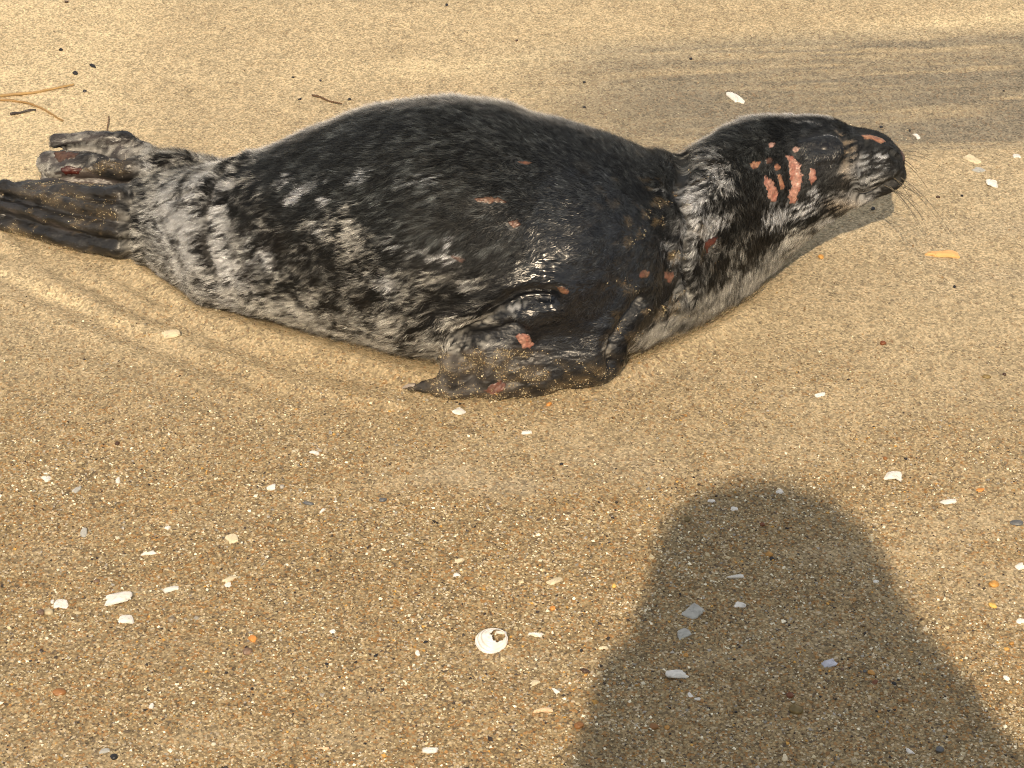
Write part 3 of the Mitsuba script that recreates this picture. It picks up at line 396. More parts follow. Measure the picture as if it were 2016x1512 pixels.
def coat(p, fine=True):
    """Fur and skin colour (n x 3) at points on the seal."""
    x, y, z = p.T
    lum = np.zeros(len(p)); col = np.zeros((len(p), 3)) + 1e-6
    for c, ru, rv, s, t in LIGHT:
        w = s * blob(p, c, ru * 1.35, rv * 1.35)
        lum += w; col += w[:, None] * np.array(TINT[t])
    # what holds on both sides: pale tail base and flanks, paler throat and belly
    under = smoothstep(.085, .045, z - .50 * np.maximum(x - .29, 0)) * smoothstep(.13, .18, x) * smoothstep(.44, .40, x)
    zone = .17 * smoothstep(-.27, -.36, x) + .42 * smoothstep(.085, .035, z) * smoothstep(.02, -.06, x) + .23 * smoothstep(.205, .15, z) * smoothstep(.04, -.05, x) + .20 * blob(p, (.23, 2.51, .12), .06, .16) + .45 * under
    far = smoothstep(2.50, 2.62, y) * smoothstep(.45, .3, x)
    zone += .12 * far
    lum += zone; col += zone[:, None] * np.array(TINT['b'])
    col /= np.maximum(lum, 1e-4)[:, None]
    mott = spread(noise3(p, (36, 60, 60), 3, 3)); flow = p + np.array([0, 0, .35]) * (p[:, :1] * 0)
    st = spread(noise3(np.stack([x, y, z - .38 * x], 1), (75, 330, 330), 91, 2), 2.1)
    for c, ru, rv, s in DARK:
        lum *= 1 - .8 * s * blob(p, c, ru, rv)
    lum = .80 * np.tanh(lum / .80)
    a = smoothstep(.22, 1.02, lum + (.70 * (mott - .5) + 1.05 * (st - .5)) * smoothstep(.02, .2, lum) * (1 - .55 * under))
    a = a * np.clip(.30 + lum * 1.1, 0, 1)
    a = a * smoothstep(.004, .011, z + (x < -.45))           # contact shade under the belly, painted in as darker wet fur
    brown = spread(noise3(p, 15, 21))
    wet = wetness(p)
    dark = np.outer(.003 + .026 * st ** 2.4 * (.3 + 1.2 * mott), (.90, 1, 1.06)) + np.outer(.007 * brown * st, (1.2, .7, .25)) * smoothstep(.19, .14, z)[:, None]
    wisp = smoothstep(.14, .22, z) * (1 - .85 * wet) * (x < .30)
    dark += np.outer(wisp * (.003 + .080 * st ** 2.2 * (.08 + .92 * spread(noise3(p, (17, 34, 34), 23, 3), 3.0) * (.4 + .6 * mott))), (.90, 1.0, 1.02))
    dark *= (1 - .5 * wet)[:, None]
    dark += np.outer(wet * .006, (.55, .85, 1.6))
    out = dark * (1 - a)[:, None] + col * a[:, None]
    hind = smoothstep(-.455, -.49, x)
    n9 = spread(noise3(p, (30, 70, 70), 9))
    skin = np.array((.019, .0185, .0195)) * (.3 + 1.3 * n9)[:, None] + np.outer(smoothstep(.60, .95, spread(noise3(p, (12, 30, 30), 13))), (.07, .055, .05))
    skin += np.outer(smoothstep(2.765, 2.785, y), (.05, .042, .040)) * n9[:, None]
    skin += np.outer(smoothstep(-.63, -.70, x), (.05, .042, .037)) * n9[:, None]
    h = hind * (1 - .8 * a * (y > 2.772))
    out = out * (1 - h)[:, None] + skin * h[:, None]
    arm = hand_part(p) * .92
    ask = np.array((.024, .021, .020)) * (.3 + 1.5 * spread(noise3(p, 70, 19)))[:, None] + np.outer(smoothstep(.030, .050, z) * smoothstep(-.035, -.05, x), (.045, .040, .038))
    return out * (1 - arm)[:, None] + ask * arm[:, None]

def sanded(p):
    """How much wet sand sticks to the seal here."""
    x, y, z = p.T
    n = spread(noise3(p, 80, 31, 3))
    zz = z - .02 * (spread(noise3(p, 24, 33)) - .5)
    rim = smoothstep(-.26, -.18, x) * smoothstep(.0, -.03, x) + smoothstep(.10, .14, x) * smoothstep(.31, .27, x)
    s = smoothstep(.017, .002, zz) * (.25 + .85 * n) + rim * smoothstep(.030, .012, zz) * smoothstep(.25, .7, n) * .95
    hand = hand_part(p)
    s = np.maximum(s, hand * smoothstep(.10, .85, n) * .85)
    s = np.maximum(s, smoothstep(.16, .08, x) * (x > -.03) * smoothstep(2.37, 2.35, y) * smoothstep(.066, .03, z) * smoothstep(.25, .95, n) * .75)
    near = smoothstep(-.47, -.50, x) * (y < 2.77)
    s = np.maximum(s, near * smoothstep(.80, .98, spread(noise3(p, (50, 90, 90), 35, 3))) * .6)
    s = np.maximum(s, near * np.exp(-((z - .062 - .02 * (x + .5)) / .010) ** 2) * smoothstep(-.66, -.58, x) * .8 * n)
    s = np.maximum(s, smoothstep(.80, .97, spread(noise3(p, (60, 80, 80), 37, 2))) * blob(p, (.17, 2.36, .11), .06, .13) * .6)
    return np.clip(s, 0, 1)

SAND = np.array((.44, .32, .165))

seal_v, seal_f = seal_mesh(0.0034)
_, _, seal_n = meshkit.arrays((seal_v, seal_f), True)
disp = .0035 * (noise3(seal_v, 28, 41) - .5) + .0022 * (noise3(seal_v, (60, 90, 90), 43) - .5)
disp += .003 * (noise3(seal_v, (30, 110, 110), 45) - .5) * wetness(seal_v)
disp *= smoothstep(.46, .40, seal_v[:, 0]) * .8 + .2
fold = np.zeros(len(seal_v))
for depth, width, line in GROOVES:
    if depth >= 4 and width > 4: depth, width = depth * 2.0, width * 1.15
    d = polyline_distance(seal_v, line)
    w = width * .001
    disp += -depth * .001 * np.exp(-(d / w) ** 2) + depth * .00045 * np.exp(-((d - 2.6 * w) / (1.3 * w)) ** 2)
    fold = np.maximum(fold, np.exp(-(d / (1.6 * w)) ** 2))
# the eye socket
disp -= .005 * blob(seal_v, (0.3634, 2.5486, 0.1925), .014, .012)
disp += .0025 * blob(seal_v, (0.3634, 2.5560, 0.2000), .022, .008)
hf = smoothstep(-.455, -.50, seal_v[:, 0]); farf = hf * smoothstep(2.765, 2.785, seal_v[:, 1])
disp += .011 * (noise3(seal_v, (26, 60, 60), 47, 4) - .5) * farf + .007 * (noise3(seal_v, (12, 90, 90), 49, 3) - .5) * hf + .004 * (noise3(seal_v, (90, 90, 90), 51, 3) - .5) * hf
armf = hand_part(seal_v)
disp += .011 * (noise3(seal_v, (75, 75, 75), 53, 3) - .5) * armf
seal_v = seal_v + seal_n * disp[:, None]
seal_tri = trimesh.Trimesh(seal_v, seal_f, process=False)
_, _, seal_n = meshkit.arrays((seal_v, seal_f), True)
seal_tree = fold_tree = cKDTree(seal_v)

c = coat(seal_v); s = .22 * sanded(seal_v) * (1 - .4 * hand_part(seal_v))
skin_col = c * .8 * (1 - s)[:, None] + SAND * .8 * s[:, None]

def wet_rough(p, n, uv):
    d1 = dr.exp(-dr.square((p.x - .07) / .11) - (dr.square(p.y - 2.33) + dr.square(p.z - .11)) / .0200)
    d2 = dr.select(p.x < -.48, 1.0, 0.0)
    d3 = dr.exp(-dr.square((p.x - .045) / .07) - (dr.square(p.y - 2.31) + dr.square(p.z - .15)) / .0050)
    return .60 - .25 * dr.minimum(1, d1 + 1.3 * d2) - .24 * d3 + .08 * mikit.noise(p.x * 120, p.y * 160, p.z * 160)
def wet_bump(p, n, uv):
    return mikit.noise(p.x * 90, p.y * 260, p.z * 260) + .6 * mikit.noise(p.x * 300, p.y * 500, p.z * 500)
scene['seal_skin'] = {'type': 'twosided', 'b': {'type': 'bumpmap', 'arbitrary': mikit.proc(wet_bump, 6e-4), 'scale': .0008,
                      'b': {'type': 'principled', 'base_color': {'type': 'mesh_attribute', 'name': 'vertex_color'}, 'roughness': mikit.proc(wet_rough), 'specular': .5}}}
scene['seal_hair'] = {'type': 'twosided', 'b': {'type': 'principled', 'base_color': {'type': 'mesh_attribute', 'name': 'vertex_color'}, 'roughness': .55, 'specular': .2}}
scene['seal_wet_hair'] = {'type': 'twosided', 'b': {'type': 'principled', 'base_color': {'type': 'mesh_attribute', 'name': 'vertex_color'}, 'roughness': .32, 'specular': .5}}
scene['raw_skin'] = {'type': 'twosided', 'b': {'type': 'principled', 'base_color': {'type': 'mesh_attribute', 'name': 'vertex_color'}, 'roughness': .38, 'specular': .5}}
scene['horn'] = {'type': 'twosided', 'b': {'type': 'principled', 'base_color': {'type': 'mesh_attribute', 'name': 'vertex_color'}, 'roughness': .4}}
scene['eye_glass'] = {'type': 'principled', 'base_color': {'type': 'rgb', 'value': [.006, .006, .009]}, 'roughness': .38, 'specular': .4}
scene['whisker_hair'] = {'type': 'twosided', 'b': {'type': 'principled', 'base_color': {'type': 'rgb', 'value': [.10, .085, .06]}, 'roughness': .4}}

labels['seal'] = {'label': 'young grey seal lying on its belly on the sand, mottled dark coat with pink sores', 'category': 'seal'}
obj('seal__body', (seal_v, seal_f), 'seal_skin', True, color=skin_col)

# sores: thin swollen patches of raw skin, cut to outline and laid on the body
from shapely.geometry import Polygon, Point, MultiPoint
from shapely import contains_xy
wound_points = []
rng = np.random.default_rng(5)
for wi, (name, ring) in enumerate(WOUNDS):
    ring = np.array(ring); cen = ring.mean(0)
    nn = seal_n[seal_tree.query(ring)[1]].mean(0); nn /= np.linalg.norm(nn)
    e1 = np.array([1, 0, 0]) - nn * nn[0]; e1 /= np.linalg.norm(e1); e2 = np.cross(nn, e1)
    poly = Polygon(np.stack([(ring - cen) @ e1, (ring - cen) @ e2], 1)).buffer(0).buffer(.0012).buffer(-.0006)
    x0, y0, x1, y1 = poly.bounds
    st = .0009
    gx, gy = np.meshgrid(np.arange(x0 - .003, x1 + .003, st), np.arange(y0 - .003, y1 + .003, st), indexing='ij')
    q = cen + gx[..., None] * e1 + gy[..., None] * e2
    wob = (noise3(q.reshape(-1, 3), 260, wi, 4) - .5).reshape(gx.shape) * min(.0085, .42 * math.sqrt(poly.area))
    from shapely import distance, points, boundary
    dist = distance(points(gx.ravel(), gy.ravel()), boundary(poly)).reshape(gx.shape)
    sd = np.where(contains_xy(poly, gx.ravel(), gy.ravel()).reshape(gx.shape), dist, -dist) + wob
    w, j = None, None
    # drop onto the body along the patch's normal
    o = (q + nn * .03).reshape(-1, 3)
    loc, ri, _ = seal_tri.ray.intersects_location(o, np.tile(-nn, (len(o), 1)), multiple_hits=False)
    pos = np.full((len(o), 3), np.nan); pos[ri] = loc
    lift = np.clip(sd.ravel(), -.0025, .0005) * .9 + .0008 * (noise3(np.nan_to_num(q.reshape(-1, 3)), 450, 3) - .5)
    pos += nn * lift[:, None]
    keep = (sd > -.0022) & ~np.isnan(pos[:, 0]).reshape(gx.shape)
    idx = np.arange(gx.size).reshape(gx.shape)
    k4 = keep[:-1, :-1] & keep[1:, :-1] & keep[1:, 1:] & keep[:-1, 1:]
    f = np.stack([idx[:-1, :-1][k4], idx[1:, :-1][k4], idx[1:, 1:][k4], idx[:-1, 1:][k4]], 1)
    if len(f) < 4:
        continue
    f = np.vstack([f[:, [0, 1, 2]], f[:, [0, 2, 3]]])
    used = np.unique(f); re = np.zeros(gx.size, int); re[used] = np.arange(len(used))
    v = pos[used]
    nz = spread(noise3(v, 420, 50 + wi), 1.8); n2 = noise3(v, 150, 51 + wi)
    base = np.array((.37, .20, .155))
    if 'orange' in name or 'tan' in name: base = np.array((.31, .165, .10))
    if 'dark red' in name: base = np.array((.16, .035, .025))
    if 'brown' in name: base = np.array((.20, .11, .075))
    if 'pale' in name or 'pinkish' in name: base = np.array((.38, .24, .20))
    if not any(q in name for q in ('cheek', 'longest', 'snout', 'square')): base = base * .44
    raw = smoothstep(.42, .72, spread(noise3(v, (300, 300, 110), 70 + wi)))
    tone = base * (1 - .5 * raw[:, None]) + np.outer(.5 * raw, base * (.62, .34, .30))
    col = tone * (.5 + .8 * nz)[:, None] * (1 - .6 * smoothstep(.0022, -.0004, sd.ravel()[used]))[:, None]
    col = col * (1 - .45 * smoothstep(.55, .75, n2))[:, None] + np.outer(.45 * smoothstep(.55, .75, n2), base * (.8, .45, .4))
    key = numbered('seal__sore')
    obj(key, (v, re[f]), 'raw_skin', True, color=np.clip(col, 0, .9), label=name)
    wound_points.append(v[sd.ravel()[used] > -.0002])
wound_tree = cKDTree(np.vstack(wound_points))

# fur: one tapering blade per hair or wet lock, lying back along the body
def grow(n, seed, select):
    r = np.random.default_rng(seed)
    area = seal_tri.area_faces * select(seal_tri.triangles_center, seal_tri.face_normals)
    fi = np.searchsorted(np.cumsum(area) / area.sum(), r.random(n))
    b = np.sqrt(r.random(n)); a = r.random(n)
    w = np.stack([1 - b, b * (1 - a), b * a], 1)
    tri = seal_f[fi]
    p = (seal_v[tri] * w[..., None]).sum(1); nn = (seal_n[tri] * w[..., None]).sum(1)
    nn /= np.linalg.norm(nn, axis=1, keepdims=True)
    wet = wetness(p)
    d = wound_tree.query(p, distance_upper_bound=.02)[0]
    fd = fold_tree.query(p)[1]
    slick = np.minimum(1, 1.3 * blob(p, (.040, 2.315, .152), .045, .045))
    hp = hand_part(p)
    ok = (hp < .35) & (fold[fd] < .62) & (r.random(n) > .95 * slick) & (d > .0010) & (p[:, 2] > .002)
    x = p[:, 0]
    length = np.where(x > .34, .0050, np.where(x > .22, .0085, .0105)) * r.uniform(.65, 1.25, n)
    length *= np.where(x > .40, .6, 1) * (1 - .25 * wet)
    length = np.where(x < -.455, .0042, length)
    arm = ((p[:, 1] < 2.36) & (p[:, 2] < .07) & (x < .12) & (x > .03)) | (hand_part(p) > .4)
    length = np.where(arm, np.where(x < .03, .0018, .0036), length)
    length *= (1 - .65 * fold[fold_tree.query(p)[1]])
    length *= np.clip(.35 + (np.minimum(d, .02) - .002) / .010, .62, 1)
    sw = np.stack([noise3(p, 16, 61) - .5, noise3(p, 16, 62) - .5, noise3(p, 16, 63) - .5], 1)
    cl = np.stack([noise3(p, 110, 71, 2) - .5, noise3(p, 110, 72, 2) - .5, noise3(p, 110, 73, 2) - .5], 1)
    down = smoothstep(.16, .26, x)[:, None] * smoothstep(.43, .40, x)[:, None]
    flow = np.array([-1.0, 0, -.38]) * (1 - down) + np.array([-.62, 0, -.85]) * down + 1.5 * sw + (1.1 + 1.2 * wet)[:, None] * cl + r.normal(0, .16, (n, 3))
    flow -= nn * (flow * nn).sum(1)[:, None]
    flow /= np.linalg.norm(flow, axis=1, keepdims=True)
    cr = smoothstep(.1, .5, nn[:, 1]) * smoothstep(.35, .6, nn[:, 2]) * (1 - .6 * wet)
    lift = (.30 + .25 * cr + .25 * (noise3(p, 45, 81) - .5) + r.normal(0, .12, n)) * (1 - .72 * wet)
    side = np.cross(nn, flow)
    half = np.where(length < .006, .00036, .00045) * r.uniform(.7, 1.4, n) * (1 + .5 * wet)
    tip = p + flow * length[:, None] + nn * (length * np.maximum(lift, .05))[:, None]
    base = p - nn * .0006
    v = np.stack([base - side * half[:, None], base + side * half[:, None], tip], 1)
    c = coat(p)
    c = c * np.exp(r.normal(-.08, .48, n))[:, None]
    s = .45 * sanded(p) * .9 * (r.random(n) < .8)
    c = c * (1 - s)[:, None] + SAND * s[:, None] * r.uniform(.5, 1.2, (n, 1))
    rim_light = smoothstep(.05, .5, nn[:, 1]) * smoothstep(.35, .6, nn[:, 2]) * (x > -.36) * (x < .385) * (1 - .75 * blob(p, (.13, 2.55, .2), .09, .2))  # sunlit rim of the back, painted into the hair colour
    rim_light *= np.where((x > .10) & (x < .20), .4, 1)
    pale = (rim_light * r.uniform(.4, 2.4, n))[:, None]
    tipc = c * 1.25 + .50 * pale
    mid = c * .75 + .30 * pale
    col = np.stack([mid, mid, np.clip(tipc, 0, .8)], 1)
    hd = tip - p; hd /= np.linalg.norm(hd, axis=1, keepdims=True)
    pn = r.normal(0, 1, (n, 3)); pn -= hd * (pn * hd).sum(1)[:, None]; pn /= np.linalg.norm(pn, axis=1, keepdims=True)
    pn *= np.sign((pn * (nn + np.array([0, -.6, .1]))).sum(1))[:, None]
    own = np.clip(.28 + .72 * cr, 0, 1)[:, None] * (1 - .8 * wet)[:, None]        # a fibre shows a lit flank whatever way the skin under it faces
    nrm = nn * (1 - own) + pn * own * 1.2 + r.normal(0, .12, (n, 3))
    nrm /= np.linalg.norm(nrm, axis=1, keepdims=True)
    return v[ok], col[ok], np.repeat(nrm[ok][:, None], 3, 1), wet[ok]

def seen(c, n):     # denser on the side towards the light and the beach walkers, thinner under the belly and far side
    f = np.where((n[:, 1] < .45) | (n[:, 2] > .55), 1.0, .30) * np.where(n[:, 2] < -.6, .25, 1)
    return f * np.where(c[:, 0] < -.47, .35, 1) * np.where(c[:, 0] > .33, 1.7, 1)
hv, hc, hn, hw = grow(560000, 17, seen)
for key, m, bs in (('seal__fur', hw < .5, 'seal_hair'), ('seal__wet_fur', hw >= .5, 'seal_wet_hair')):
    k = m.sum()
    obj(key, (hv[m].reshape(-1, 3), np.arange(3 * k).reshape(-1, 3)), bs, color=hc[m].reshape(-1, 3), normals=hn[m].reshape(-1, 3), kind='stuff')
del hv, hc, hn

# eyes, nostrils, whiskers, claws
def blob_mesh(center, radii, seed=0, rough=.0, sub=3):
    m = trimesh.creation.icosphere(subdivisions=sub)
    v = m.vertices * np.array(radii)
    v *= 1 + rough * (noise3(m.vertices + seed, 2.2, seed)[:, None] - .5)
    return trimesh.Trimesh(v + np.array(center), m.faces, process=False)
obj('seal__eye', blob_mesh((0.3655, 2.5585, 0.1835), (.0130, .0112, .0105)), 'eye_glass', True)
obj('seal__eye_001', blob_mesh((0.3655, 2.6215, 0.1835), (.0130, .0112, .0105)), 'eye_glass', True)
nose = blob_mesh((0.4575, 2.5765, 0.1640), (.0058, .0120, .0085), 3, .35)
obj('seal__nose', nose, 'raw_skin', True, color=np.tile((.060, .033, .030), (len(nose.vertices), 1)))

def tube(points, radii, sides=5, cap=True):
    p = np.asarray(points, float); t = np.gradient(p, axis=0); t /= np.linalg.norm(t, axis=1, keepdims=True)
    ref = np.array([0, 0, 1.0]) if abs(t[0, 2]) < .9 else np.array([1.0, 0, 0])
    u = np.cross(t, ref); u /= np.linalg.norm(u, axis=1, keepdims=True); w = np.cross(t, u)
    ang = np.arange(sides) * 2 * np.pi / sides
    ring = p[:, None] + (np.cos(ang)[None, :, None] * u[:, None] + np.sin(ang)[None, :, None] * w[:, None]) * np.asarray(radii)[:, None, None]
    v = ring.reshape(-1, 3); f = []
    for i in range(len(p) - 1):
        for j in range(sides):
            a, b = i * sides + j, i * sides + (j + 1) % sides
            f += [[a, b, b + sides], [a, b + sides, a + sides]]
    if cap:
        v = np.vstack([v, p[:1], p[-1:]]); n0 = len(v) - 2
        for j in range(sides):
            f += [[n0, (j + 1) % sides, j], [n0 + 1, (len(p) - 1) * sides + j, (len(p) - 1) * sides + (j + 1) % sides]]
    return trimesh.Trimesh(v, f, process=False)

rng = np.random.default_rng(23)
for side in (-1, 1):
    for i in range(12):
        root = np.array([.446 + rng.uniform(-.014, .012), 2.582 + side * rng.uniform(.026, .036), .142 + rng.uniform(-.012, .012)])
        L = rng.uniform(.035, .085)
        d0 = np.array([.75 + rng.uniform(-.25, .25), side * rng.uniform(.25, .8), rng.uniform(-.45, .15)]); d0 /= np.linalg.norm(d0)
        t = np.linspace(0, 1, 8)
        pts = root + d0 * L * t[:, None] + np.array([.0, 0, -1]) * (L * .45 * t ** 2)[:, None]
        obj(numbered('seal__whisker'), tube(pts, .00050 * (1 - .75 * t), 4), 'whisker_hair', True)
for pts, r in (([(-.108, 2.309, .010), (-.116, 2.311, .009), (-.1235, 2.313, .005)], .0035), ([(-.070, 2.317, .012), (-.0745, 2.312, .007), (-.078, 2.308, .003)], .003),
               ([(-.081, 2.309, .013), (-.087, 2.306, .010), (-.092, 2.304, .005)], .003)):
    t = tube(pts, [r, r * .8, r * .2], 7)
    obj(numbered('seal__claw'), t, 'horn', True, color=np.tile((.30, .26, .22), (len(t.vertices), 1)))
'''stuck sand'''
r = np.random.default_rng(77)
fi = np.searchsorted(np.cumsum(seal_tri.area_faces) / seal_tri.area, r.random(1000000))
pc = seal_tri.triangles_center[fi]; cand = (pc[:, 2] < .20) & (pc[:, 1] < 2.80); pc, fi = pc[cand], fi[cand]
hp = hand_part(pc)
keep = r.random(len(pc)) < (.5 + .15 * hp) * sanded(pc) ** (1.6 - .1 * hp) * np.where((pc[:, 2] < .03) & (pc[:, 0] > -.44), .9, 1)
hp = hp[keep]; fi, pc = fi[keep], pc[keep] + r.normal(0, .0010, (keep.sum(), 3))
# in the fur they hang among the hair tips, on bare skin they lie on it
pc = pc + seal_tri.face_normals[fi] * (r.uniform(0, .0065, len(pc)) * (1 - hp) * (pc[:, 0] > -.44))[:, None]

gv, gf, gc = grains(pc, seal_tri.face_normals[fi], np.clip(np.exp(r.normal(math.log(.00062), .32, len(pc))), .0003, .0013), grain_colour(len(pc), r, (.40, .33, .14, .05, .03, .03, .01, .01)), 3)
obj('seal__stuck_sand', (gv, gf), 'grain', False, color=gc, kind='stuff')

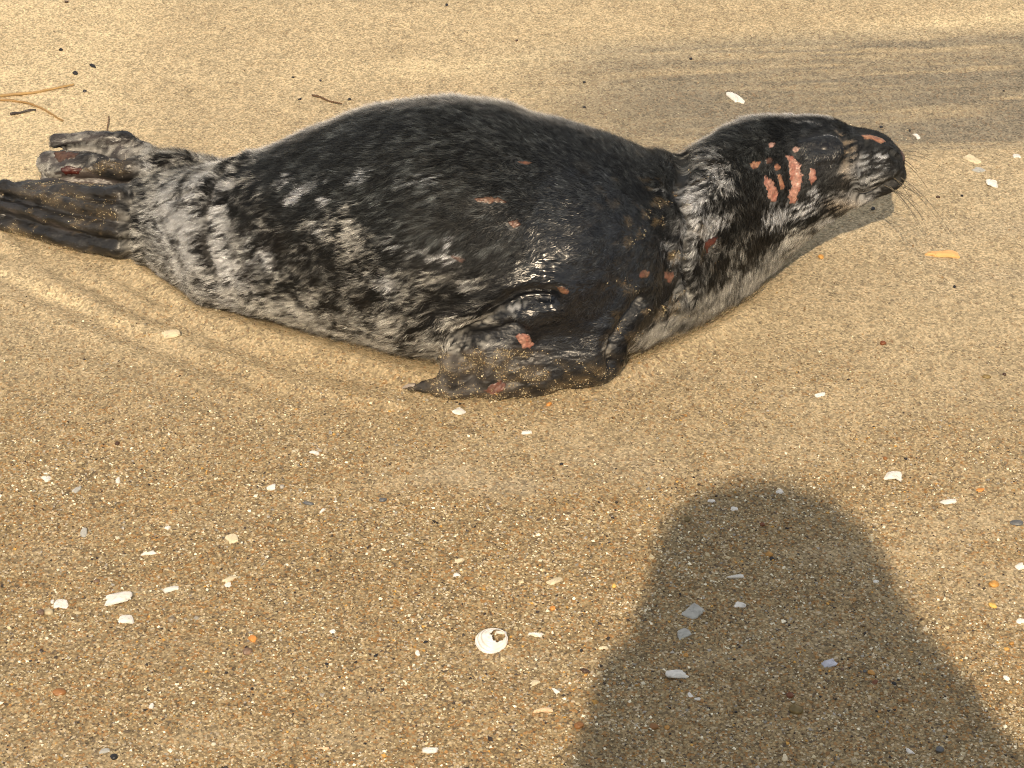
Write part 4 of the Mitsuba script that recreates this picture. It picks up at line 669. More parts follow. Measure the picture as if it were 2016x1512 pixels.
# ------------------------------------------------------------------ shells, stones and wrack on the sand
# (kind, x, y, length mm, width mm, turn, colour, label)
DEBRIS = [
    ('shell_fragment', -0.3871, 1.9184, 31.8, 14.8, 10, 'white', 'largest flat white shell fragment, long with a ragged edge, in the left foreground'),
    ('shell_fragment', -0.3748, 1.8867, 16.1, 14.5, 0, 'white', 'short white shell fragment just below the longest white fragment'),
    ('shell_fragment', -0.4419, 1.9116, 14.2, 15.8, 0, 'white', 'rounded white shell piece beside a beige stone at the far left'),
    ('shell_fragment', -0.4512, 1.9167, 4.1, 7.0, 0, 'white', 'tiny white shell chip touching the rounded white piece at the far left'),
    ('shell_fragment', -0.3374, 1.9362, 15.0, 7.7, 23, 'white', 'narrow tilted white shell sliver right of the longest white fragment'),
    ('shell_fragment', -0.2804, 1.9542, 16.2, 8.4, 53, 'cream', 'cream shell sliver slanting up, with a small white chip below it'),
    ('shell_fragment', -0.2814, 1.9439, 6.6, 7.9, 0, 'white', 'small white chip directly below the slanting cream sliver'),
    ('shell_fragment', -0.2854, 2.0243, 13.4, 15.4, 25, 'cream', 'squarish cream shell piece with a faint rib, in the left foreground'),
    ('shell_fragment', -0.3671, 1.999, 16.0, 6.3, 24, 'white', 'thin white shell sliver above the longest white fragment'),
    ('shell_fragment', -0.4932, 2.1376, 10.5, 11.1, 47, 'white', 'bright three-cornered white chip near the left edge below the seal tail'),
    ('shell_fragment', -0.4173, 2.1337, 4.9, 12.1, 0, 'white', 'small upright white chip right of the three-cornered chip'),
    ('shell_fragment', -0.4578, 2.1142, 12.3, 6.1, 52, 'grey', 'thin grey-white sliver lying below the three-cornered chip'),
    ('shell_fragment', -0.4382, 2.0343, 8.5, 13.3, 0, 'grey', 'round grey translucent shell bit at the left among brown grains'),
    ('shell_fragment', -0.3539, 2.0462, 6.5, 6.3, -33, 'white', 'small white chip alone between the grey round bit and cream piece'),
    ('shell_fragment', 0.4045, 2.1347, 17.5, 15.9, -18, 'white', 'bright white oval shell piece above right of the head shadow'),
    ('shell_fragment', 0.4556, 2.0893, 15.8, 7.8, 11, 'white', 'flat white sliver below right of the bright white oval piece'),
    ('shell_fragment', 0.2222, 1.9586, 16.8, 5.3, 3, 'white', 'thin white shell edge in the upper middle of the shadow'),
    ('shell_fragment', 0.2234, 1.9108, 10.6, 8.5, -10, 'white', 'small white shell piece inside the shadow, right of the grey triangle'),
    ('shell_fragment', 0.1769, 1.9, 19.9, 20.8, -44, 'grey', 'grey triangular translucent shell piece inside the shadow'),
    ('shell_fragment', 0.1653, 1.8638, 14.4, 12.8, 28, 'grey', 'oval grey-white shell piece below the grey triangular one in the shadow'),
    ('shell_fragment', 0.1541, 1.7975, 22.9, 11.6, 19, 'white', 'long white shell slab with a grey spot, inside the shadow'),
    ('shell_fragment', 0.1656, 1.7685, 8.0, 4.9, -63, 'white', 'upper one of two tiny white chips below the white slab'),
    ('shell_fragment', 0.1723, 1.7633, 6.5, 5.8, -37, 'white', 'lower one of two tiny white chips below the white slab'),
    ('shell_fragment', 0.0424, 1.9516, 16.5, 10.6, 39, 'cream', 'cream yellow shell piece left of the shadow edge'),
    ('shell_fragment', 0.023, 1.863, 15.8, 6.5, -5, 'white', 'white shell sliver right of the broken shell with a hole'),
    ('shell_fragment', -0.0108, 1.8663, 13.3, 4.9, 3, 'white', 'white shell sliver just above the broken shell with a hole'),
    ('shell_fragment', 0.0877, 1.8406, 9.4, 5.6, 10, 'cream', 'pale sliver at the shadow edge above the dark glossy shell bit'),
    ('shell_fragment', 0.0402, 1.7753, 11.5, 4.0, -52, 'white', 'thin slanting white sliver below left of the dark glossy shell bit'),
    ('shell_fragment', 0.0214, 1.7875, 8.0, 10.0, -43, 'cream', 'small cream triangular chip left of the thin slanting white sliver'),
    ('shell_fragment', 0.028, 1.7439, 20.5, 6.7, 19, 'peach', 'long peach shell piece with a knobbly end near the bottom'),
    ('shell_fragment', -0.0736, 1.6889, 14.1, 8.7, -12, 'white', 'white wedge of shell at the bottom middle'),
    ('shell_fragment', -0.1708, 1.6924, 11.2, 3.7, -3, 'peach', 'thin pale pink sliver at the bottom, left of the white wedge'),
    ('shell_fragment', -0.0531, 1.9848, 11.3, 6.7, 39, 'cream', 'cream chip in open sand straight above the broken shell'),
    ('shell_fragment', -0.0552, 1.9612, 8.5, 6.7, 32, 'white', 'small whitish chip just under the cream chip above the broken shell'),
    ('shell_fragment', 0.313, 3.1126, 40.5, 17.6, -68, 'white', 'curved white crescent of shell on grey sand behind the seal neck'),
    ('shell_fragment', 0.5308, 2.6337, 48.7, 18.0, -4, 'orange', 'long pale orange shell strip lying right of the seal chin'),
    ('shell_fragment', -0.3975, 2.4358, 22.9, 15.7, 8, 'cream', 'flat cream shell lying below the seal hip'),
    ('shell_fragment', 0.6266, 2.8269, 14.2, 18.7, 0, 'white', 'white shell bit on light sand, right of the seal whiskers'),
    ('shell_fragment', 0.6116, 2.9014, 26.1, 15.2, -59, 'cream', 'cream shell at the edge of the dark wet sand, right of the snout'),
    ('shell_fragment', 0.6159, 2.8706, 16.9, 13.6, -40, 'grey', 'greyish curved shell just below the cream shell at the wet sand edge'),
    ('shell_fragment', 0.674, 2.9138, 10.4, 13.1, 0, 'white', 'white chip beneath a dark shell rim at the right edge'),
    ('shell_fragment', -0.0584, 2.2678, 14.6, 12.1, 53, 'white', 'white angular shell chip just below the fore flipper'),
    ('shell_fragment', 0.0161, 2.2266, 12.8, 6.2, 6, 'white', 'thin white sliver below right of the fore flipper'),
    ('shell_fragment', -0.2129, 2.1865, 12.2, 5.9, -31, 'white', 'white sliver on open sand left below the fore flipper'),
    ('shell_fragment', -0.2536, 2.1191, 11.1, 8.7, 18, 'white', 'white shell chip in the left middle beside a grey stone'),
    ('shell_fragment', -0.1972, 2.0761, 13.7, 4.4, 65, 'white', 'steep thin white sliver in the middle of the open sand'),
    ('shell_fragment', 0.5513, 2.9854, 16.5, 7.3, -76, 'white', 'pair-like white chip on dark sand just beyond the snout'),
    ('shell_fragment', 0.3445, 2.3035, 13.7, 6.6, 19, 'white', 'thin white sliver on plain sand right of the chest'),
    ('shell_fragment', 0.2079, 2.0931, 8.8, 5.7, -18, 'white', 'white chip on the upper left border of the shadow'),
    ('shell_fragment', 0.2307, 2.0798, 8.3, 7.3, 33, 'white', 'bright small chip inside the top of the shadow'),
    ('shell_fragment', 0.2811, 2.1094, 7.8, 8.7, 18, 'white', 'small white chip just above the top of the shadow'),
    ('shell_fragment', 0.3004, 1.8177, 13.9, 10.3, 24, 'lavender', 'bluish lavender shell piece in the right of the shadow'),
    ('shell_fragment', 0.3581, 1.6889, 4.6, 10.8, 30, 'white', 'upright white chip at the bottom right inside the shadow'),
    ('shell_fragment', 0.2446, 1.6783, 6.0, 9.5, 0, 'cream', 'roundish cream chip at the bottom inside the shadow'),
    ('shell_fragment', 0.3615, 1.9516, 6.9, 5.3, -17, 'white', 'small white chip on the right border of the shadow'),
    ('shell_fragment', 0.5099, 1.9769, 11.2, 9.0, 25, 'white', 'white shell chip cut by the right picture edge, level with the shadow head'),
    ('shell_fragment', 0.4938, 1.8851, 9.0, 9.2, 32, 'white', 'white shell chip at the right picture edge beside amber stones'),
    ('shell_fragment', -0.333, 1.7535, 4.3, 9.3, 0, 'white', 'upright white chip at the lower left, alone'),
    ('shell_fragment', -0.1728, 1.8671, 7.3, 5.6, -24, 'white', 'white three-sided chip left of the broken shell, in open sand'),
    ('shell_fragment', -0.0899, 1.8334, 4.9, 8.0, 0, 'white', 'round white chip left of the broken shell'),
    ('shell_fragment', -0.3671, 1.691, 10.7, 6.6, 19, 'grey', 'blue-grey shell piece beside the round black pebble'),
    ('shell_fragment', 0.0788, 1.9345, 2.5, 4.3, 0, 'white', 'tiny white chip near the left border of the shadow'),
    ('shell_fragment', 0.4643, 1.7959, 7.1, 6.0, -44, 'white', 'white wedge chip in sunlit sand at the lower right'),
    ('shell_fragment', 0.3998, 1.8728, 4.5, 7.6, 0, 'cream', 'small cream chip in sunlit sand right of the shadow'),
    ('pebble', -0.3577, 1.6825, 9.4, 10.7, 0, 'black', 'round shiny black pebble at the lower left bottom edge'),
    ('pebble', 0.0689, 1.8052, 14.5, 8.1, -19, 'darkbrown', 'dark brown glossy shell-like bit at the left border of the shadow'),
    ('pebble', 0.5203, 2.0518, 17.3, 10.8, -9, 'slate', 'dark slate pebble cut by the right picture edge'),
    ('pebble', 0.262, 1.9901, 8.3, 7.2, 0, 'black', 'black pebble under an orange one inside the shadow head'),
    ('pebble', 0.2601, 1.9973, 9.6, 7.9, 17, 'amber', 'orange pebble touching the black one inside the shadow head'),
    ('pebble', 0.2827, 2.0444, 5.9, 3.7, -14, 'black', 'small flat black chip near the top of the shadow'),
    ('pebble', 0.0663, 1.8374, 4.4, 5.8, 0, 'black', 'small black pebble just above the dark glossy bit'),
    ('pebble', -0.428, 2.2059, 8.1, 9.2, 18, 'darkbrown', 'dark brown square bit of sea coal below the seal hip'),
    ('pebble', 0.3394, 1.7883, 8.7, 5.3, 43, 'redbrown', 'red-brown drop-shaped pebble in the right of the shadow'),
    ('pebble', 0.3578, 1.7875, 8.0, 5.5, -31, 'black', 'black pebble right of the red-brown drop-shaped one'),
    ('pebble', 0.5588, 2.349, 5.9, 7.5, 0, 'darkbrown', 'dark brown pebble at the right, beside a green one'),
    ('pebble', 0.5377, 2.3434, 11.7, 7.5, 0, 'olive', 'flat dark green pebble at the right below the orange strip'),
    ('pebble', 0.5346, 2.554, 4.4, 9.5, 0, 'black', 'small black grain below the pale orange shell strip'),
    ('pebble', 0.4301, 2.4181, 8.7, 8.7, -49, 'redbrown', 'single red-brown pebble on plain sand below the orange strip'),
    ('pebble', 0.462, 2.7582, 10.5, 7.5, 76, 'black', 'black bit on the sand in the chin shadow'),
    ('pebble', -0.6066, 3.2266, 8.7, 23.3, 43, 'black', 'larger L-shaped black bit of wrack at the upper left'),
    ('pebble', -0.6281, 3.1993, 14.7, 9.8, -50, 'black', 'black flake above the tip of the straw stalk'),
    ('pebble', -0.6625, 3.286, 8.3, 11.0, 25, 'black', 'black crumb above the black flake, upper left'),
    ('pebble', -0.6042, 3.1335, 8.4, 8.3, -42, 'black', 'black crumb right of the straw stalk tip'),
    ('pebble', -0.6827, 3.465, 9.6, 8.7, 0, 'darkbrown', 'brown crumb at the top edge, upper left'),
    ('pebble', -0.1002, 3.4548, 6.3, 13.4, 0, 'black', 'black bead-like grain at the top edge, middle'),
    ('pebble', 0.2601, 3.2468, 6.7, 10.6, 0, 'black', 'black grain between the pale bands behind the seal neck'),
    ('pebble', 0.1028, 3.1635, 6.3, 7.1, 24, 'black', 'flat black grain behind the seal shoulder'),
    ('pebble', 0.1006, 3.0766, 6.2, 7.9, -41, 'black', 'black grain nearest the seal shoulder'),
    ('pebble', -0.3137, 3.1849, 5.9, 7.4, 0, 'black', 'upper black grain near the dark twig'),
    ('pebble', -0.2735, 3.1723, 5.1, 5.8, 0, 'black', 'flat black grain right above the dark twig'),
    ('pebble', -0.2974, 3.104, 9.1, 6.7, 42, 'black', 'black chip at the left end of the dark twig'),
    ('pebble', -0.2282, 3.104, 6.3, 9.3, -42, 'black', 'black chip at the right end of the dark twig'),
    ('pebble', -0.213, 2.0903, 14.1, 6.1, -14, 'slate', 'curved slate grey sliver in the middle of the open sand'),
    ('pebble', -0.1349, 2.0969, 9.7, 8.3, 26, 'slate', 'slate grey pebble with a pale edge in the open sand'),
    ('pebble', -0.2426, 2.121, 6.5, 8.6, 0, 'grey', 'grey stone beside a white chip in the left middle'),
    ('pebble', 0.0068, 3.3145, 5.3, 9.4, 0, 'darkbrown', 'brown grain high behind the seal back'),
    ('pebble', -0.4212, 1.7738, 14.1, 10.8, 8, 'rust', 'rust brown flat stone at the lower left'),
    ('pebble', -0.2491, 1.8558, 8.6, 11.7, 16, 'orange', 'bright orange stone at the lower left middle'),
    ('pebble', -0.252, 1.835, 11.6, 10.0, 54, 'umber', 'purple-brown stone just below the bright orange one'),
    ('pebble', 0.1012, 1.943, 5.6, 7.6, 0, 'yellow', 'small yellow bead-like pebble left of the shadow'),
    ('pebble', 0.2615, 1.7469, 15.7, 14.7, 0, 'olive', 'largest olive brown stone, inside the shadow'),
    ('pebble', 0.2581, 1.7693, 7.7, 8.7, 0, 'redbrown', 'red-brown stone just above the largest olive brown one'),
    ('pebble', 0.2863, 1.7678, 3.8, 4.4, 0, 'black', 'small black bead beside the olive brown stone'),
    ('pebble', 0.0612, 1.7233, 10.3, 10.1, 0, 'rust', 'rust orange stone on the bottom left border of the shadow'),
    ('pebble', 0.1293, 1.7219, 9.3, 9.3, -23, 'rust', 'dark orange stone near the bottom inside the shadow'),
    ('pebble', 0.1413, 1.7212, 5.6, 7.1, 0, 'amber', 'small amber stone right of the dark orange one in the shadow'),
    ('pebble', 0.3385, 1.8037, 8.3, 9.6, 0, 'amber', 'amber stone with a dark neighbour in the right of the shadow'),
    ('pebble', 0.3327, 1.8068, 4.4, 5.8, 0, 'slate', 'dark slate neighbour of the amber stone in the shadow'),
    ('pebble', 0.4711, 1.9108, 10.2, 9.8, 0, 'yellow', 'yellow stone in sunlit sand right of the shadow'),
    ('pebble', 0.4782, 1.9465, 11.7, 11.4, 17, 'amber', 'amber stone above the yellow one right of the shadow'),
    ('pebble', 0.4922, 2.1123, 11.0, 6.4, 9, 'orange', 'orange flake below right of the bright white oval shell'),
    ('pebble', 0.1652, 1.8303, 5.4, 7.1, 0, 'amber', 'amber bead in the shadow above the white slab'),
    ('pebble', 0.3817, 2.6323, 8.3, 9.3, -38, 'amber', 'amber grain on sand under the seal throat'),
    ('pebble', -0.4511, 1.8983, 10.1, 11.1, 0, 'beige', 'beige stone beside the rounded white shell at the far left'),
    ('pebble', -0.4595, 1.8983, 8.6, 11.1, 0, 'umber', 'grey-brown stone left of the beige one at the far left'),
    ('pebble', -0.3303, 1.8859, 9.1, 9.9, 44, 'greybrown', 'grey-brown stone right of the short white fragment'),
    ('pebble', 0.1809, 2.0592, 7.4, 9.8, 0, 'olive', 'olive amber stone at the upper left border of the shadow'),
    ('pebble', 0.2576, 2.0499, 5.8, 7.5, 0, 'redbrown', 'red-orange grain in the top of the shadow'),
    ('pebble', -0.4128, 1.9508, 7.2, 5.7, 9, 'umber', 'brown grey stone above the longest white fragment'),
    ('pebble', 0.0397, 1.9075, 6.5, 8.1, 0, 'orange', 'orange stone left of the shadow below the cream piece'),
    ('pebble', -0.1294, 1.8295, 7.6, 4.7, 44, 'black', 'black chip in open sand left of the round white chip'),
    ('pebble', -0.0828, 1.8518, 7.4, 5.2, 49, 'black', 'black chip between the broken shell and the round white chip'),
    ('pebble', -0.1753, 1.8161, 6.4, 4.9, 31, 'black', 'black chip under a white one in the lower open sand'),
    ('pebble', -0.1327, 1.6995, 5.0, 3.4, 30, 'black', 'black chip near the bottom, left of the white wedge'),
    ('pebble', 0.4222, 2.1724, 5.6, 5.5, -34, 'black', 'black grain above the bright white oval piece'),
    ('pebble', 0.3998, 2.1724, 5.5, 6.6, 0, 'rust', 'rust grain above the bright white oval piece'),
    ('pebble', 0.1927, 2.1366, 3.8, 4.7, 0, 'black', 'black grain above the upper left border of the shadow'),
    ('pebble', 0.0527, 2.1624, 5.6, 5.5, -18, 'black', 'black grain in open sand below the chest'),
    ('pebble', 0.0413, 2.285, 8.8, 6.3, 48, 'orange', 'orange grain just below the fore flipper'),
    ('pebble', 0.5498, 2.7886, 7.5, 7.1, -31, 'darkbrown', 'largest brown crumb on the sand right of the whiskers'),
    ('pebble', 0.5814, 2.793, 5.4, 7.3, 0, 'black', 'black crumb upper right of the whiskers'),
    ('pebble', 0.5067, 3.0148, 7.1, 6.5, -41, 'black', 'black crumb right above the snout'),
    ('pebble', 0.5444, 3.0049, 4.3, 6.8, 0, 'black', 'black crumb beyond the snout beside white chips'),
    ('pebble', 0.6964, 3.1388, 4.4, 7.4, 0, 'black', 'black crumb on the dark sand at the upper right'),
    ('pebble', 0.3114, 1.8091, 4.4, 5.1, 0, 'umber', 'brown grain beside the lavender shell in the shadow'),
    ('pebble', 0.2958, 1.8021, 4.3, 3.7, 31, 'black', 'black grain just under the lavender shell in the shadow'),
    ('pebble', 0.3646, 1.7618, 6.2, 5.6, 0, 'rust', 'rust stone below the black pebble in the right of the shadow'),
    ('pebble', 0.4274, 1.7655, 5.3, 5.1, 0, 'slate', 'slate grain on the right border of the shadow'),
    ('pebble', 0.3852, 1.6896, 9.4, 10.8, 0, 'slate', 'grey-blue stone at the bottom right inside the shadow'),
    ('pebble', 0.2056, 1.7439, 4.8, 4.2, -16, 'black', 'black grain right of the tiny white chips in the shadow'),
    ('pebble', 0.1812, 1.7491, 6.4, 4.0, 37, 'black', 'black wedge grain below the two tiny white chips'),
    ('pebble', 0.1452, 1.7498, 4.3, 3.6, 0, 'black', 'black grain below the white slab in the shadow'),
    ('pebble', 0.4787, 1.8501, 6.0, 6.8, 0, 'amber', 'amber grain near the right picture edge'),
]


def shell_bsdf(name, a, b, rough=.45):
    def fn(p, n, uv):
        s = mikit.fbm(p.x * 500, p.y * 500, p.z * 900); k = mikit.noise(p.x * 160, p.y * 160, 3.5)
        return mikit.mix(mi.Color3f(*a), mi.Color3f(*b), mikit.smoothstep(.35, .75, .6 * s + .4 * k))
    scene[name] = {'type': 'twosided', 'b': {'type': 'principled', 'base_color': mikit.proc(fn), 'roughness': rough, 'specular': .45}}
scene['flake'] = {'type': 'twosided', 'b': {'type': 'principled', 'base_color': {'type': 'mesh_attribute', 'name': 'vertex_color'}, 'roughness': .4, 'specular': .45}}
scene['stone'] = {'type': 'twosided', 'b': {'type': 'principled', 'base_color': {'type': 'mesh_attribute', 'name': 'vertex_color'}, 'roughness': .42, 'specular': .5}}
SHELL = dict(white=(.84, .82, .77), cream=(.76, .66, .46), grey=(.47, .47, .44), peach=(.78, .56, .36), orange=(.76, .46, .19), lavender=(.58, .60, .70))
STONE = dict(black=(.018, .017, .018), darkbrown=(.055, .032, .02), slate=(.11, .115, .12), redbrown=(.17, .06, .025), olive=(.16, .115, .045), amber=(.44, .23, .06), rust=(.26, .12, .04),
             orange=(.52, .23, .06), umber=(.17, .11, .075), yellow=(.66, .43, .12), beige=(.44, .37, .24), grey=(.30, .28, .25), greybrown=(.21, .17, .12))

def flake_mesh(L, W, th, seed, kind):
    """A broken piece of shell: uneven outline, domed, ribbed, with a real edge."""
    r = np.random.default_rng(seed); n = 22
    a = np.linspace(0, 2 * np.pi, n, endpoint=False)
    e = r.uniform(.75, 1.5) if kind == 'chip' else r.uniform(1.5, 2.6)
    c, s = np.cos(a), np.sin(a)
    x = np.sign(c) * np.abs(c) ** (1 / e if e > 1 else 1); y = np.sign(s) * np.abs(s) ** (1 / e if e > 1 else 1)
    rad = 1 + .09 * r.normal(size=n) * (r.random(n) < .6) + .12 * np.sin(2 * a + r.uniform(0, 6)) + .10 * np.sin(3 * a + r.uniform(0, 6))
    if L > 2.6 * W:                                     # long slivers run out to a point
        y = y * np.clip(.35 + .75 * (x + 1) / 2 + .25 * r.normal(size=n) * (r.random(n) < .4), .2, 1.2)
    x, y = x * rad * L / 2, y * rad * W / 2
    rings = [1, .96, .72, .4, .12]
    zz = [0, .55, .85, 1, 1.03]
    bend = r.uniform(.03, .16) * L
    top = []
    for k, z in zip(rings, zz):
        px_, py_ = x * k, y * k
        dome = bend * (1 - (px_ / (L / 2)) ** 2) + .5 * bend * (1 - (py_ / (W / 2)) ** 2)
        rib = .04 * th * np.sin(px_ / L * 30 + seed)
        top.append(np.stack([px_, py_, th * z + dome * .5 + rib], 1))
    bot = top[0] - [0, 0, th * .9]
    v = np.vstack([bot] + top + [[[0, 0, th * 1.03 + .75 * bend]], [[0, 0, bot[:, 2].mean()]]])
    f = []
    for k in range(len(top)):
        for j in range(n):
            p, q = k * n + j, k * n + (j + 1) % n
            f += [[p, q, q + n], [p, q + n, p + n]]
    t0 = len(top) * n; cc = len(v) - 2
    f += [[t0 + j, t0 + (j + 1) % n, cc] for j in range(n)] + [[(j + 1) % n, j, cc + 1] for j in range(n)]
    return trimesh.Trimesh(v, f, process=False)

def pebble_mesh(L, W, H, seed, angular):
    m = trimesh.creation.icosphere(subdivisions=2)
    v = m.vertices.copy()
    r = np.random.default_rng(seed)
    for _ in range(7 if angular else 4):                # broken facets
        d = r.normal(size=3); d /= np.linalg.norm(d); cut = r.uniform(.62, .92)
        k = v @ d; v -= np.outer(np.maximum(k - cut, 0) * .85, d)
    v *= 1 + .22 * (noise3(v + seed, 1.7, seed)[:, None] - .5)
    return trimesh.Trimesh(v * [L / 2, W / 2, H / 2], m.faces, process=False)

for i, (kind, x, y, L, W, turn, colour, text) in enumerate(DEBRIS):
    L, W = L * .00091, W * .00084                        # sizes as read off the lit outline, less their glare
    if colour in ('black', 'darkbrown'): L, W = L * .84, W * .84
    r = np.random.default_rng(900 + i)
    z = float(ground_height(np.array([x]), np.array([y]))[0])
    if kind == 'shell_fragment':
        m = flake_mesh(L, max(W, .003), .0009 + .02 * L, i, 'chip' if L < .009 else 'shell')
        base = np.array(SHELL[colour]); tilt = r.normal(0, 7, 2)
        nz = noise3(m.vertices * [1, 1, .3], (260, 500, 300), i)
        col = base * (.62 + .52 * nz)[:, None] * np.where(r.random((len(nz), 1)) < .06, .7, 1)
        m.apply_transform(trimesh.transformations.euler_matrix(math.radians(tilt[0] + 6), math.radians(tilt[1]), math.radians(turn)))
        m.apply_translation([x, y, z - m.vertices[:, 2].min() - .0012]); bs, cat = 'flake', 'shell'
    else:
        H = min(L, W) * r.uniform(.6, .85)
        angular = colour in ('black', 'darkbrown', 'slate')
        m = pebble_mesh(L, W, H, i, angular)
        base = np.array(STONE[colour]); nz = noise3(m.vertices, 380, i); n2 = noise3(m.vertices, 130, i + 5)
        col = base * (.6 + .8 * nz)[:, None]; col += np.outer(smoothstep(.55, .8, n2), base * .5)
        m.apply_transform(trimesh.transformations.euler_matrix(math.radians(r.normal(0, 8)), math.radians(r.normal(0, 8)), math.radians(turn)))
        m.apply_translation([x, y, z + H * .22]); bs, cat = ('stone', 'stone')
        if colour in ('black', 'darkbrown') and L < .009 and y > 2.5: kind, cat = 'wrack_crumb', 'wrack'
    obj(numbered(kind), m, bs, kind != 'shell_fragment', color=np.clip(col, .004, .9), label=text, category=cat)

# the broken shell valve: a thin bowl lying hollow side down, with a hole through its back
def valve(L, W, H):
    nu, nv = 72, 30; v = []; col = []
    for side in (0, 1):
        for i in range(nv):
            t = i / (nv - 1)
            for j in range(nu):
                a = 2 * np.pi * j / nu
                rr = math.sin(t * np.pi / 2) ** .85
                px_, py_ = L / 2 * rr * math.cos(a) * (1 + .10 * math.cos(a)), W / 2 * rr * math.sin(a)
                ring = .00025 * math.sin(t * 34)
                v.append([px_ + .004 * (1 - t), py_ + .002 * (1 - t), H * (1 - rr ** 2.2) + ring - side * .0011]); g = .5 + .5 * math.sin(t * 30 + .6 * math.sin(3 * a))
                col.append(np.array((.84, .81, .76)) * (1 - .75 * max(0, g - .50) * (t > .30) * (.3 + .7 * (math.cos(a - 2.2) > -.2))) * (.92 + .08 * math.cos(5 * a)))
    v = np.array(v); f = []; w = nv * nu
    r = np.random.default_rng(4)
    def hole(i, j):
        a = 2 * np.pi * j / nu; t = i / (nv - 1)
        return math.hypot(t * math.cos(a) - .22, t * math.sin(a) + .08) < .31 + .03 * math.sin(3 * a + 1) + .018 * math.sin(11 * a)
    for i in range(nv - 1):
        for j in range(nu):
            if hole(i + .5, j + .5): continue
            a, b = i * nu + j, i * nu + (j + 1) % nu
            f += [[a, a + nu, b + nu], [a, b + nu, b]]; f += [[w + a, w + b + nu, w + a + nu], [w + a, w + b, w + b + nu]]
    e = (nv - 1) * nu
    for j in range(nu):
        a, b = e + j, e + (j + 1) % nu; f += [[a, w + a, w + b], [a, w + b, b]]
    for i in range(nv - 1):                              # the broken rim of the hole
        for j in range(nu):
            h = hole(i + .5, j + .5)
            for di, dj, p, q in ((1, 0, ((i + 1) * nu + j), ((i + 1) * nu + (j + 1) % nu)), (0, 1, (i * nu + (j + 1) % nu), ((i + 1) * nu + (j + 1) % nu))):
                if i + di < nv - 1 and h != hole(i + di + .5, (j + dj) % nu + .5): f += [[p, q, w + q], [p, w + q, w + p]]
    return trimesh.Trimesh(v, f, process=False), np.array(col)
m, col = valve(.0330, .0290, .0065)
m.apply_transform(trimesh.transformations.euler_matrix(math.radians(16), math.radians(-4), math.radians(38)))
m.apply_translation([-.0205, 1.848, float(ground_height(np.array([-.0205]), np.array([1.848]))[0]) - m.vertices[:, 2].min() - .001])
obj('broken_shell', m, 'flake', True, color=col, label='broken white shell with a dark hole in its back, lying in the foreground', category='shell')

# straws and twigs
def stalk(key, pts, r0, col, text, cat, seed=0):
    p = np.array(pts, float); t = np.linspace(0, 1, 24); k = np.linspace(0, 1, len(p))
    q = np.stack([np.interp(t, k, p[:, 0]), np.interp(t, k, p[:, 1])], 1)
    q += .0016 * np.stack([noise3(np.stack([t * 5, t * 0 + seed, t * 0], 1), 1, seed) - .5, noise3(np.stack([t * 5, t * 0 + seed, t * 0], 1), 1, seed + 9) - .5], 1)
    z = ground_height(q[:, 0], q[:, 1]) + r0 * .5 + .002 * np.abs(np.sin(t * 4 + seed))
    rad = r0 * (1 - .35 * t) * (1 + .25 * (np.sin(t * 22 + seed) > .93))
    m = tube(np.column_stack([q, z]), rad, 7)
    nz = noise3(m.vertices, (120, 120, 400), seed)
    obj(numbered(key), m, 'stone', True, color=np.array(col) * (.55 + .9 * nz)[:, None], label=text, category=cat)
stalk('straw', [(-.735, 3.112), (-.69, 3.124), (-.655, 3.141), (-.622, 3.154)], .0022, (.38, .25, .11), 'upper straw stalk pointing up to its pale cut tip, at the upper left', 'straw', 1)
stalk('straw', [(-.745, 3.104), (-.70, 3.103), (-.675, 3.088), (-.652, 3.068), (-.618, 3.030)], .0018, (.30, .18, .07), 'lower straw stalk sloping down from under the upper one', 'straw', 2)
stalk('twig', [(-.557, 3.045), (-.554, 3.01), (-.551, 2.985)], .0011, (.16, .09, .04), 'short thin brown stem just behind the folded hind flipper', 'twig', 3)
stalk('twig', [(-.281, 3.114), (-.26, 3.10), (-.238, 3.083)], .0016, (.11, .065, .035), 'dark brown twig lying behind the rising line of the seal back', 'twig', 4)
stalk('twig', [(-.695, 3.052), (-.675, 3.062), (-.662, 3.066)], .0020, (.05, .04, .035), 'black forked bit of wrack beside the lower straw stalk', 'wrack', 5)

# ------------------------------------------------------------------ the photographer, whose shadow lies on the sand
def chain(p, parts, k):
    d = None
    for a, b, ra, rb in parts:
        c = capsule(p, a, b, ra, rb); d = c if d is None else smin(d, c, k)
    return d

def solid(fn, lo, hi, h, relax=6):
    lo, hi = np.array(lo, float), np.array(hi, float)
    ax = [np.arange(lo[k], hi[k], h) for k in range(3)]
    g = np.stack(np.meshgrid(*ax, indexing='ij'), -1).astype(np.float32)
    v, f = surface_nets(fn(g).astype(np.float32), lo, h)
    m = trimesh.Trimesh(v, f, process=False)
    return trimesh.smoothing.filter_taubin(m, iterations=relax) if relax else m

PX = -.03
SHL, SHR = (PX - .085, -.335, 1.285), (PX + .185, -.335, 1.305)
ELL, ELR = (-.170, -.21, 1.115), (.305, -.235, 1.175)
WRL, WRR = (-.108, -.072, 1.335), (.125, -.075, 1.345)
HEAD = np.array([PX, -.30, 1.540])
LEGS = []
for s in (-1, 1):
    hip, knee, ank = (PX + s * .095, -.35, .90), (PX + s * .11, -.33, .50), (PX + s * .12, -.37, .09)
    LEGS.append([(hip, knee, .088, .058), (knee, ank, .058, .042), (ank, (ank[0] + s * .02, -.22, .035), .044, .036)])
ARMS = [[(SHL, ELL, .052, .042), (ELL, WRL, .042, .028)], [(SHR, ELR, .052, .042), (ELR, WRR, .042, .028)]]
TORSO = [((PX - .08, -.35, .93), (PX + .08, -.35, .93), .105, .105), ((PX, -.35, .95), (PX, -.345, 1.15), .12, .115), ((PX - .07, -.345, 1.19), (PX + .07, -.345, 1.19), .11, .11),
         (SHL, SHR, .062, .062), ((PX, -.34, 1.28), (PX, -.315, 1.47), .062, .055)]
FINGERS = []
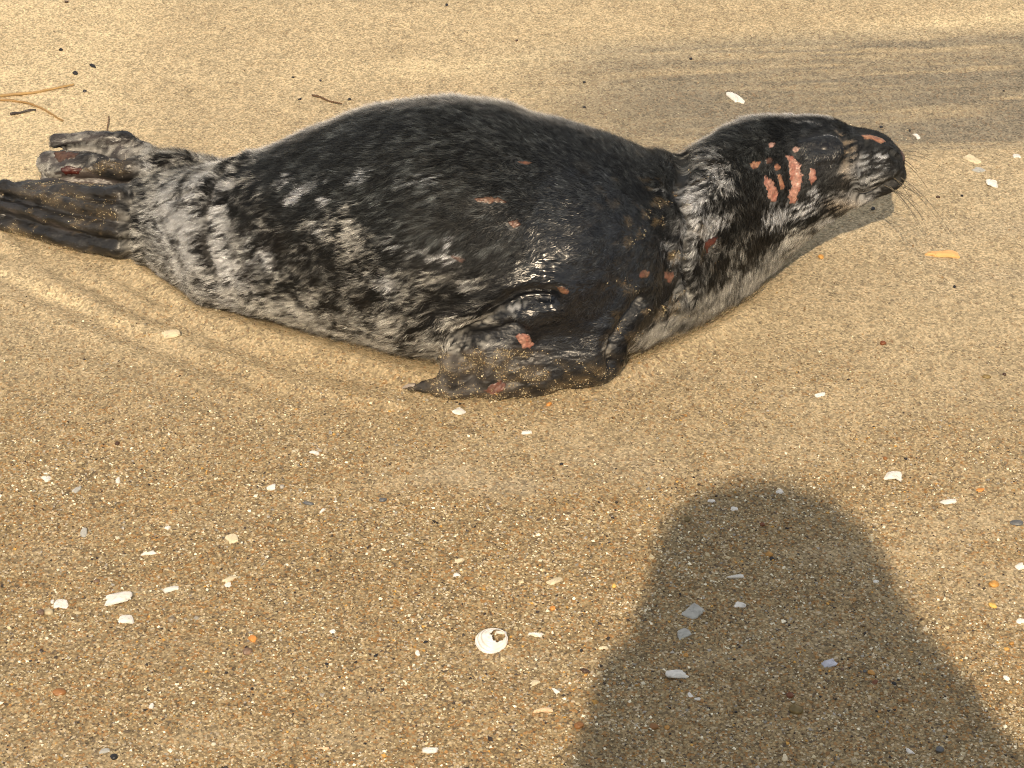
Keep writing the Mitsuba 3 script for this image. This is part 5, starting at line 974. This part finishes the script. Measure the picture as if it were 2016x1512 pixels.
for s, w in ((-1, WRL), (1, WRR)):
    palm = (s * .098, -.032, 1.372 if s < 0 else 1.376)
    hand = [(w, palm, .026, .024), ((s * .102, -.038, 1.352), (s * .098, -.030, 1.408), .018, .016)]
    for i, (dz, L) in enumerate(((.032, .8), (.014, 1.0), (-.004, .95), (-.022, .75))):     # four fingers folded round the phone's end
        k0 = np.array((s * .100, -.022, 1.378 + dz)); k1 = k0 + np.array((-s * .004, .022, .003)) * 1.0; k2 = k1 + np.array((-s * .022 * L, .006, .001)); k3 = k2 + np.array((-s * .014 * L, -.006, 0))
        hand += [(k0, k1, .0095, .0088), (k1, k2, .0088, .0080), (k2, k3, .0080, .0068)]
    t0 = np.array((s * .105, -.046, 1.362)); t1 = t0 + np.array((-s * .018, -.012, .020)); t2 = t1 + np.array((-s * .024, .004, .010))     # thumb on the screen side
    hand += [(t0, t1, .013, .0105), (t1, t2, .0105, .0085)]
    FINGERS.append(hand)

def head_sdf(p):
    d = ellipsoid(p, HEAD + [0, -.012, .025], (.074, .092, .092))
    d = smin(d, ellipsoid(p, HEAD + [0, .018, -.045], (.056, .066, .068)), .03)                 # face and jaw
    d = smin(d, capsule(p, HEAD + [0, .080, .005], HEAD + [0, .098, -.022], .010, .014), .012)      # nose
    d = smin(d, capsule(p, HEAD + [-.02, .072, -.060], HEAD + [.02, .072, -.060], .009, .009), .008)  # lips
    d = smin(d, ellipsoid(p, HEAD + [0, .066, -.098], (.020, .018, .016)), .015)                 # chin
    d = smin(d, capsule(p, HEAD + [-.042, .070, .024], HEAD + [.042, .070, .024], .010, .010), .012)    # brow
    for s in (-1, 1):
        d = np.maximum(d, -ellipsoid(p, HEAD + [s * .031, .088, .003], (.015, .012, .009)))      # eye sockets
        d = smin(d, ellipsoid(p, HEAD + [s * .076, -.010, -.012], (.010, .020, .030)), .008)     # ears
    return d

def person_sdf(p):
    d = chain(p, TORSO, .06)
    for k in (0, 1):
        d = smin(d, chain(p, ARMS[k], .02), .03); d = smin(d, chain(p, LEGS[k], .02), .03)
        d = smin(d, chain(p, FINGERS[k], .003), .006)
    return smin(d, head_sdf(p), .02)

def plain(name, col, rough=.8, amp=.25, f=60):
    def fn(p, n, uv):
        return mi.Color3f(*col) * (1 - amp + 2 * amp * mikit.fbm(p.x * f, p.y * f, p.z * f))
    scene[name] = {'type': 'twosided', 'b': {'type': 'principled', 'base_color': mikit.proc(fn), 'roughness': rough}}
plain('human_skin', (.50, .32, .24), .5, .1); plain('jacket_cloth', (.05, .07, .11)); plain('denim', (.07, .09, .16), .85, .3, 140); plain('boot_leather', (.06, .045, .035), .5); plain('hair_brown', (.06, .035, .02), .5)
plain('phone_metal', (.03, .03, .035), .3, .05); plain('eye_white', (.7, .68, .65), .3, .05)
labels['person'] = {'label': 'person behind the camera in a hooded jacket, holding a phone up in both hands', 'category': 'person'}
obj('person__body', solid(person_sdf, (-.34, -.50, -.01), (.36, .03, 1.73), .0075), 'human_skin', True)
for s in (-1, 1):
    e = trimesh.creation.icosphere(subdivisions=2, radius=.0125); e.apply_translation(HEAD + [s * .031, .0745, .003]); obj(numbered('person__eye'), e, 'eye_white', True)

def jacket_sdf(p):
    d = chain(p, [(a, b, ra + .018, rb + .018) for a, b, ra, rb in TORSO[:4]] + [((PX - .1, -.35, .80), (PX + .1, -.35, .80), .125, .125)], .07)
    for k, x in ((0, .02), (1, .04)):
        arm = chain(p, [(a, b, ra + .016, rb + .012) for a, b, ra, rb in ARMS[k]], .02)
        d = smin(d, arm, .05)
    d = d + .010 * (np.sin(p[..., 2] * 55 + 6 * np.sin(p[..., 0] * 9)) * .5)
    d = np.maximum(d, .76 - p[..., 2])
    cuff = np.minimum(np.linalg.norm(p - np.array(WRL, np.float32), axis=-1), np.linalg.norm(p - np.array(WRR, np.float32), axis=-1)) - .022
    d = np.maximum(d, -cuff)
    inner = chain(p, TORSO[4:], .05) - .012
    return np.maximum(d, -inner)
obj('person__jacket', solid(jacket_sdf, (-.42, -.56, .72), (.46, .02, 1.52), .010), 'jacket_cloth', True)

HOOD = Loft([(1.2, 0.055, -0.345, 0.215, 0.11), (1.3, 0.05, -0.345, 0.222, 0.11), (1.36, 0.03, -0.345, 0.222, 0.11), (1.41, 0.008, -0.34, 0.209, 0.115), (1.46, -0.002, -0.33, 0.188, 0.12), (1.51, -0.004, -0.32, 0.16, 0.118), (1.56, -0.014, -0.315, 0.137, 0.11), (1.6, -0.021, -0.315, 0.126, 0.1), (1.645, -0.028, -0.315, 0.117, 0.09), (1.672, -0.034, -0.315, 0.106, 0.08), (1.693, -0.038, -0.315, 0.092, 0.068), (1.71, -0.04, -0.315, 0.072, 0.052), (1.722, -0.04, -0.315, 0.05, 0.036), (1.729, -0.039, -0.315, 0.022, 0.016)], 2.0)
def hood_sdf(p):
    q = np.stack([p[..., 2], p[..., 0], p[..., 1]], -1)      # sections stand across z
    d = HOOD.sdf(q)
    d = np.maximum(d, -(d + .018))
    face = ellipsoid(p, HEAD + [0, .13, -.03], (.072, .11, .085))
    d = np.maximum(d, -face)
    return np.maximum(d, 1.355 - p[..., 2])
obj('person__hood', solid(hood_sdf, (-.33, -.52, 1.33), (.36, -.10, 1.75), .0060, 0), 'jacket_cloth', True)
def hair_sdf(p):
    d = ellipsoid(p, HEAD + [0, -.016, .030], (.080, .088, .092))
    return np.maximum(d, -(np.maximum(ellipsoid(p, HEAD + [0, .10, -.03], (.09, .10, .085)), -1)))
obj('person__hair', solid(hair_sdf, (-.14, -.44, 1.46), (.08, -.18, 1.73), .006), 'hair_brown', True)
def trouser_sdf(p):
    d = chain(p, [((PX - .08, -.35, .93), (PX + .08, -.35, .93), .118, .118)], .05)
    for k in (0, 1):
        d = smin(d, chain(p, [(a, b, ra + .016, rb + .024) for a, b, ra, rb in LEGS[k][:2]], .03), .04)
    return np.maximum(np.maximum(d + .004 * np.sin(p[..., 2] * 70 + 5 * np.sin(p[..., 0] * 20)), .12 - p[..., 2]), p[..., 2] - 1.0)
obj('person__trousers', solid(trouser_sdf, (-.34, -.56, .08), (.30, -.16, 1.06), .010), 'denim', True)
for k in (0, 1):
    L = LEGS[k]; ank, toe = np.array(L[2][0]), np.array(L[2][1])
    def boot(p):
        d = smin(capsule(p, ank + [0, 0, .08], ank, .058, .056), capsule(p, ank + [0, -.012, -.035], toe, .052, .044), .03)
        return np.maximum(np.maximum(d, -p[..., 2]), p[..., 2] - .17)
    obj(numbered('person__boot'), solid(boot, ank - [.12, .12, .10], ank + [.12, .28, .12], .008), 'boot_leather', True)

fwd = np.array([0, math.cos(PITCH), -math.sin(PITCH)]); upv = np.array([0, math.sin(PITCH), math.cos(PITCH)])
def phone_box(c, size, r):
    a = manifold3d.Manifold.batch_hull([manifold3d.Manifold.sphere(r, 16).translate((sx * (size[0] / 2 - r), sy * (size[1] / 2 - r), sz * (size[2] / 2 - r))) for sx in (-1, 1) for sy in (-1, 1) for sz in (-1, 1)])
    m = a.to_mesh(); v = m.vert_properties[:, :3]
    return trimesh.Trimesh(np.array(c) + v[:, :1] * np.array([1, 0, 0]) + v[:, 1:2] * fwd + v[:, 2:3] * upv, m.tri_verts, process=False)
labels['phone'] = {'label': 'dark phone held level in both hands of the person, its camera towards the seal', 'category': 'phone'}
obj('phone__case', phone_box(EYE - fwd * .016, (.150, .009, .074), .004), 'phone_metal', 35)
scene['phone_glass'] = {'type': 'principled', 'base_color': {'type': 'rgb', 'value': [.01, .01, .012]}, 'roughness': .08}
obj('phone__screen', phone_box(EYE - fwd * .0212, (.144, .0026, .068), .001), 'phone_glass', 35)
for dx, dz in ((0, 0), (.020, .0), (.010, .017)):
    t = trimesh.creation.cylinder(radius=.0065, height=.003, sections=24); v = t.vertices
    obj(numbered('phone__lens'), trimesh.Trimesh(EYE - fwd * .0105 + v[:, :1] * np.array([1, 0, 0]) + v[:, 1:2] * upv + v[:, 2:3] * fwd + np.array([dx, 0, 0]) + upv * dz, t.faces, process=False), 'phone_glass', 35)
